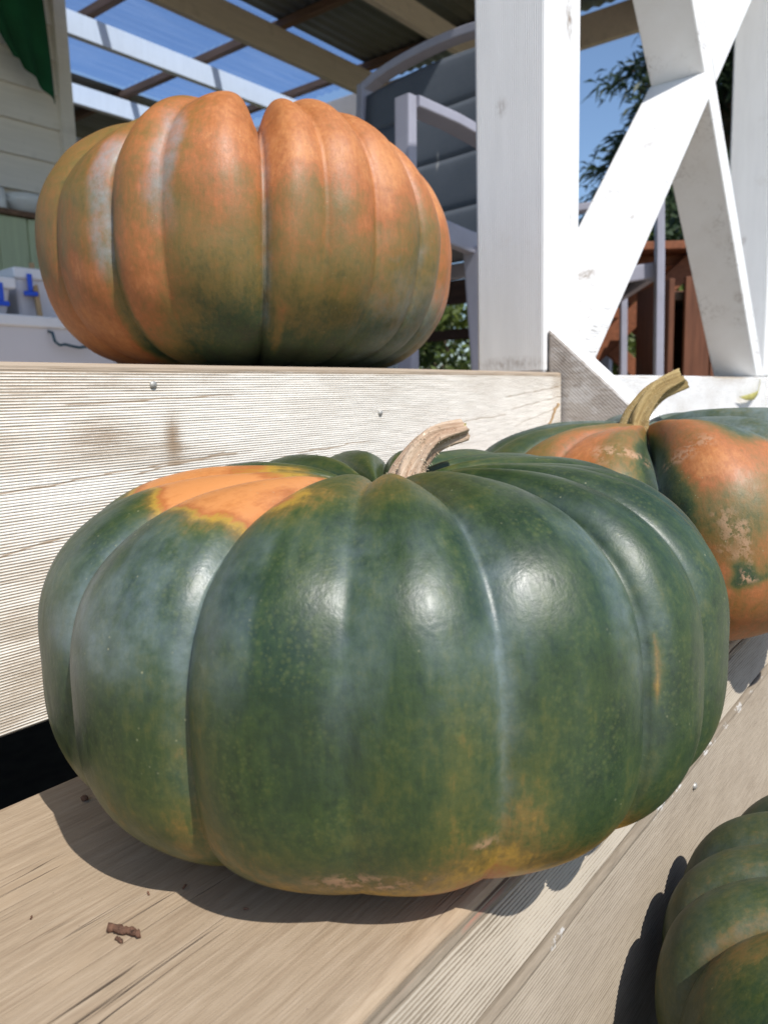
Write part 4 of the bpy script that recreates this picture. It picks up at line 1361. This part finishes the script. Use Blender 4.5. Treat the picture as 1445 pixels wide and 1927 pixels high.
make_stem(P1, pole1+Vector((0.004, -0.006, -0.006)), [(0, 0, 0), cv(0.003, 0.013, 0.001), cv(0.008, 0.0255, 0.003), cv(0.0175, 0.0355, 0.004), cv(0.0315, 0.0395, 0.004)],
          [0.0150, 0.0080, 0.0058, 0.0050, 0.0041], MAT['stem1'], 5, 0.27, 2, hairs=520)

# --- orange pumpkin on the deck
def tone2(phi, a, cre, N, V):
    nz = (N-0.5)
    N2 = fbm(V, 55, 160, 3)-0.5
    g = a+nz*0.30+N2*0.14
    r = 0.50+0*phi
    r = r+0.33*patch(phi+nz*50, g, 214, 330, 0.07, 1.2, 10, 0.15)
    r = r+0.20*patch(phi+nz*50, g, 190, 216, 0.08, 1.2, 8, 0.14)
    r = r-0.26*patch(phi+nz*30, g, 205, 300, -1.2, -0.26, 12, 0.13)-0.22*patch(phi, g, 195, 330, -1.2, -0.44, 20, 0.1)  # dark green lower skin; last term paints in shade of the underside
    r = r-0.07*patch(phi, g, 210, 300, -1.2, -0.03, 12, 0.12)
    r = r+0.36*patch(phi+nz*30, g, 120, 187, -0.9, -0.10, 6, 0.12)
    r = r+0.20*patch(phi+nz*30, g, 186, 205, -0.45, -0.02, 5, 0.10)
    r = r+0.26*patch(phi, g, 284, 320, -0.3, 0.3, 5, 0.10)
    r = r-0.36*patch(phi, a, 188.0, 193.5, -0.6, -0.05, 2, 0.08)
    r = r+0.22*patch(phi, a, 233.0, 235.5, -0.55, -0.25, 0.8, 0.06)
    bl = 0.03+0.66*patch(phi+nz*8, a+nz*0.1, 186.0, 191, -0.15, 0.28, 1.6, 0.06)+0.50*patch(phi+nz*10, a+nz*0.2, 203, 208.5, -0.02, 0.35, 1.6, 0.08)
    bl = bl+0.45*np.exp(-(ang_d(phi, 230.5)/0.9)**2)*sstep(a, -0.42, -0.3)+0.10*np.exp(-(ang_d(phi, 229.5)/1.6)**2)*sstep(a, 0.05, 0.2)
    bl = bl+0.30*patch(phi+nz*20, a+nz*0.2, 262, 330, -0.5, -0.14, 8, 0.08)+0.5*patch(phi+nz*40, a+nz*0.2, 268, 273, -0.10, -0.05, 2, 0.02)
    return np.stack([r, bl, 0*phi], -1)
cr2 = [(12, .08), (40, .09), (66, .08), (95, .09), (122, .08), (148, .09), (170, .05), (191, .13, .45), (206, .045, .8), (230, .165, .5), (244.5, .050, .7), (259, .085, .55), (276, .085, .6), (288, .10, .55), (300, .11, .55), (318, .08), (344, .08)]
MAT['p2'] = mat_pumpkin('orange_pumpkin_skin', 0.40, 4.7, 0.42, dark=(0.022, 0.032, 0.010), olive=(0.088, 0.074, 0.016))
P2, pole2 = make_pumpkin((0.5380, 0.1850), 0.0006, 0.190, 0.1120, 2.20, 0.0269, 0.0335, cr2, tone2, MAT['p2'], 'large orange and olive pumpkin sitting on the deck above the fascia board', 2, 0.012, 0.36, ((172, 20, 0.12), (292, 16, 0.09), (230, 5.5, 0.11)), 2.55)
MAT['stem2'] = mat_stem('tan_dry_stem', (0.20, 0.13, 0.05), (0.34, 0.24, 0.10), (0.48, 0.36, 0.17))
make_stem(P2, pole2+Vector((0, 0, -0.006)), [(0, 0, 0), (0.002, 0.004, 0.008), (0.004, 0.012, 0.016), (0.006, 0.022, 0.020)], [0.016, 0.011, 0.009, 0.0085], MAT['stem2'], 5, 0.13, 5)

# --- orange pumpkin with a deep cleft behind, on the same step
def tone3(phi, a, cre, N, V):
    nz = (N-0.5)
    r = 0.70+0*phi
    r = r-0.52*patch(phi, a+nz*0.22, 226, 480, 0.40, 1.2, 6, 0.07)
    r = r-0.30*patch(phi+nz*40, a+nz*0.3, 205, 235, 0.02, 0.20, 6, 0.06)
    r = r-0.56*patch(phi+nz*12, a, 197.5, 209, -0.25, 0.9, 2.5, 0.1)
    r = r-0.50*patch(phi+nz*20, a+nz*0.1, 100, 153, -1, 1.2, 3, 0.1)
    r = r-0.22*patch(phi+nz*20, a+nz*0.1, 153, 168, -1, 1.2, 3, 0.1)
    r = r-0.55*patch(phi+nz*30, a+nz*0.15, 217, 224, -0.08, -0.01, 2, 0.02)
    r = r-0.25*patch(phi+nz*30, a+nz*0.15, 190, 199, 0.2, 0.9, 3, 0.1)
    r = r+0.16*patch(phi, a, 208, 222, 0.2, 0.45, 5, 0.1)
    bl = 0.05+0.45*patch(phi, a+nz*0.2, 230, 480, 0.42, 1.2, 6, 0.06)+0.35*cre*sstep(a, 0.1, 0.3)
    sc = 0.85*patch(phi+nz*50, a+nz*0.2, 192, 236, -0.02, 0.5, 3, 0.05)*sstep(N, 0.53, 0.62)+0.9*patch(phi+nz*20, a+nz*0.1, 219, 222, -0.07, -0.03, 1, 0.01)
    return np.stack([r, bl, sc], -1)
cr3 = [(20, .08), (48, .09), (75, .08), (102, .08), (128, .08), (152, .085), (172, .05, .7), (203, .34, .62), (240, .06, .7), (262, .08), (288, .08), (312, .09), (338, .08)]
MAT['p3'] = mat_pumpkin('cleft_orange_pumpkin_skin', 0.30, 8.1, 0.42)
P3, pole3 = make_pumpkin((0.5690, -0.1930), TZ+0.0004, 0.1440, 0.0720, 2.45, -0.0572, -0.0329, cr3, tone3, MAT['p3'], 'orange pumpkin with a deep cleft and upright stem behind the big green one', 3, 0.012, 0.36, (), 2.8)
make_stem(P3, pole3+Vector((-0.004, 0.006, -0.008)), [(0, 0, 0), cv(-0.001, 0.013, 0.0), cv(0.005, 0.026, 0.0), cv(0.016, 0.038, 0.0), cv(0.032, 0.0455, 0.0)], [0.0185, 0.0088, 0.0071, 0.0066, 0.0066], MAT['stem2'], 5, 0.25, 7, hairs=420)

# --- green pumpkin on the lower step
def tone4(phi, a, cre, N, V):
    nz = (N-0.5)
    r = 0.12+0.08*sstep(N, 0.4, 0.7)
    r = r+0.13*patch(phi+nz*40, a+nz*0.4, 121, 133, 0.05, 0.48, 4, 0.08)
    r = r+0.12*patch(phi, a, 100, 125, -0.2, 0.5, 8, 0.1)
    bl = 0.05+0.16*cre+0.08*patch(phi, a, 60, 118, 0.1, 0.8, 5, 0.1)
    return np.stack([r, bl, 0*phi], -1)
cr4 = [(5, .08), (28, .08), (50, .09), (72, .08), (89, .09, .55), (104, .10, .5), (119.5, .11, .5), (147, .09, .55), (170, .08), (195, .09), (220, .08), (245, .08), (270, .09), (295, .08), (318, .08), (342, .09)]
MAT['p4'] = mat_pumpkin('dusty_green_pumpkin_skin', 0.0, 12.4, 0.38)
P4, pole4 = make_pumpkin((0.3827, -0.4300), -0.3721, 0.157, 0.070, 2.3565, 0.044, -0.0225, cr4, tone4, MAT['p4'], 'dark green pumpkin on the lower step in the bottom right corner', 4, 0.010)
make_stem(P4, pole4+Vector((0, 0, -0.006)), [(0, 0, 0), (0.003, 0, 0.012), (0.010, 0.002, 0.024), (0.02, 0.004, 0.032)], [0.015, 0.010, 0.0085, 0.008], MAT['stem2'], 5, 0.12, 9)

# ------------------------------------------------------------------ small things
def wavy(name, a, b, r, mat, seed, amp=0.0008, n=10):
    r_ = random.Random(seed)
    a, b = Vector(a), Vector(b)
    path = [a.lerp(b, i/n)+Vector((r_.uniform(-amp, amp), r_.uniform(-amp, amp), abs(r_.uniform(0, amp)))) for i in range(n+1)]
    rad = [r*(0.75+0.5*r_.random()) for _ in path]
    return tube(name, path, rad, mat, None, 9)
tw = wavy('twig', (0.1225, -0.1755, TZ+0.0012), (0.1265, -0.1870, TZ+0.0012), 0.00115, MAT['twig'], 3, 0.0005, 16)
tag(tw, 'short brown broken twig lying on the step in front of the shadow', 'twig')
tw2 = wavy('bark_flake', (0.1215, -0.1815, TZ+0.0007), (0.1215, -0.1845, TZ+0.0007), 0.0006, MAT['twig'], 4, 0.0002, 5)
tag(tw2, 'tiny bark flake beside the broken twig', 'flake')
for k_, (fx, fy, fl, fa) in enumerate(((0.150, -0.178, 0.0022, 0.4), (0.141, -0.171, 0.0016, 1.2), (0.156, -0.205, 0.0018, 2.2), (0.110, -0.150, 0.0015, 0.9))):
    fo = wavy('bark_flake', (fx, fy, TZ+0.0006), (fx+fl*math.cos(fa), fy+fl*math.sin(fa), TZ+0.0006), 0.00032, MAT['twig'], 30+k_, 0.0001, 4)
    tag(fo, ('bark crumb just inside the shadow edge behind the twig', 'bark crumb on the lit plank just outside the shadow edge', 'bark crumb in the shadow near the plank front', 'leftmost bark crumb far behind the twig')[k_], 'flake', 'bark crumbs on the step')
def pebble(name, loc, r, mat, seed):
    bm = bmesh.new()
    bmesh.ops.create_icosphere(bm, subdivisions=2, radius=r)
    r_ = random.Random(seed)
    for v in bm.verts: v.co *= 0.8+0.35*r_.random(); v.co.z *= 0.7
    o = bm_obj(name, bm, mat, None, True)
    o.location = loc
    return o
tag(pebble('seed_husk', (0.1745, -0.0855, TZ+0.0011), 0.0016, MAT['galv'], 1), 'pale seed husk in the pumpkin shadow near the step edge', 'husk')
tag(pebble('seed_husk', (0.1640, -0.0925, TZ+0.0011), 0.0017, MAT['twig'], 2), 'dark seed husk in the pumpkin shadow', 'husk')
dried = wavy('dry_tendril', (0.690, -0.050, -0.055), (0.702, -0.056, -0.034), 0.0014, MAT['stick'], 9, 0.0012, 8)
tag(dried, 'dry tan tendril standing up behind the cleft orange pumpkin', 'tendril')
# willow leaf hanging on the far fascia
V, F = [], []
lp = [Vector((1.66, 0.012, -0.041)), Vector((1.70, 0.008, -0.043)), Vector((1.75, 0.006, -0.041)), Vector((1.80, 0.010, -0.034)), Vector((1.845, 0.0165, -0.014)), Vector((1.86, 0.0195, -0.006))]
lw = [0.0003, 0.0055, 0.0075, 0.0045, 0.0009, 0.0008]
for p, w in zip(lp, lw):
    V += [p+Vector((0, -0.001, w)), p, p+Vector((0, -0.001, -w))]
for i in range(len(lp)-1):
    for k in range(2): F.append((i*3+k, i*3+k+1, i*3+3+k+1, i*3+3+k))
MAT['yleaf'] = plain('yellowing_leaf', (0.40, 0.36, 0.10), 0.5, 0.2, 60)
lf = mesh_obj('willow_leaf', V, F, MAT['yleaf'], None, True)
lf.modifiers.new('thick', 'SOLIDIFY').thickness = 0.0004
tag(lf, 'narrow yellow green leaf hanging against the far white fascia board', 'leaf')
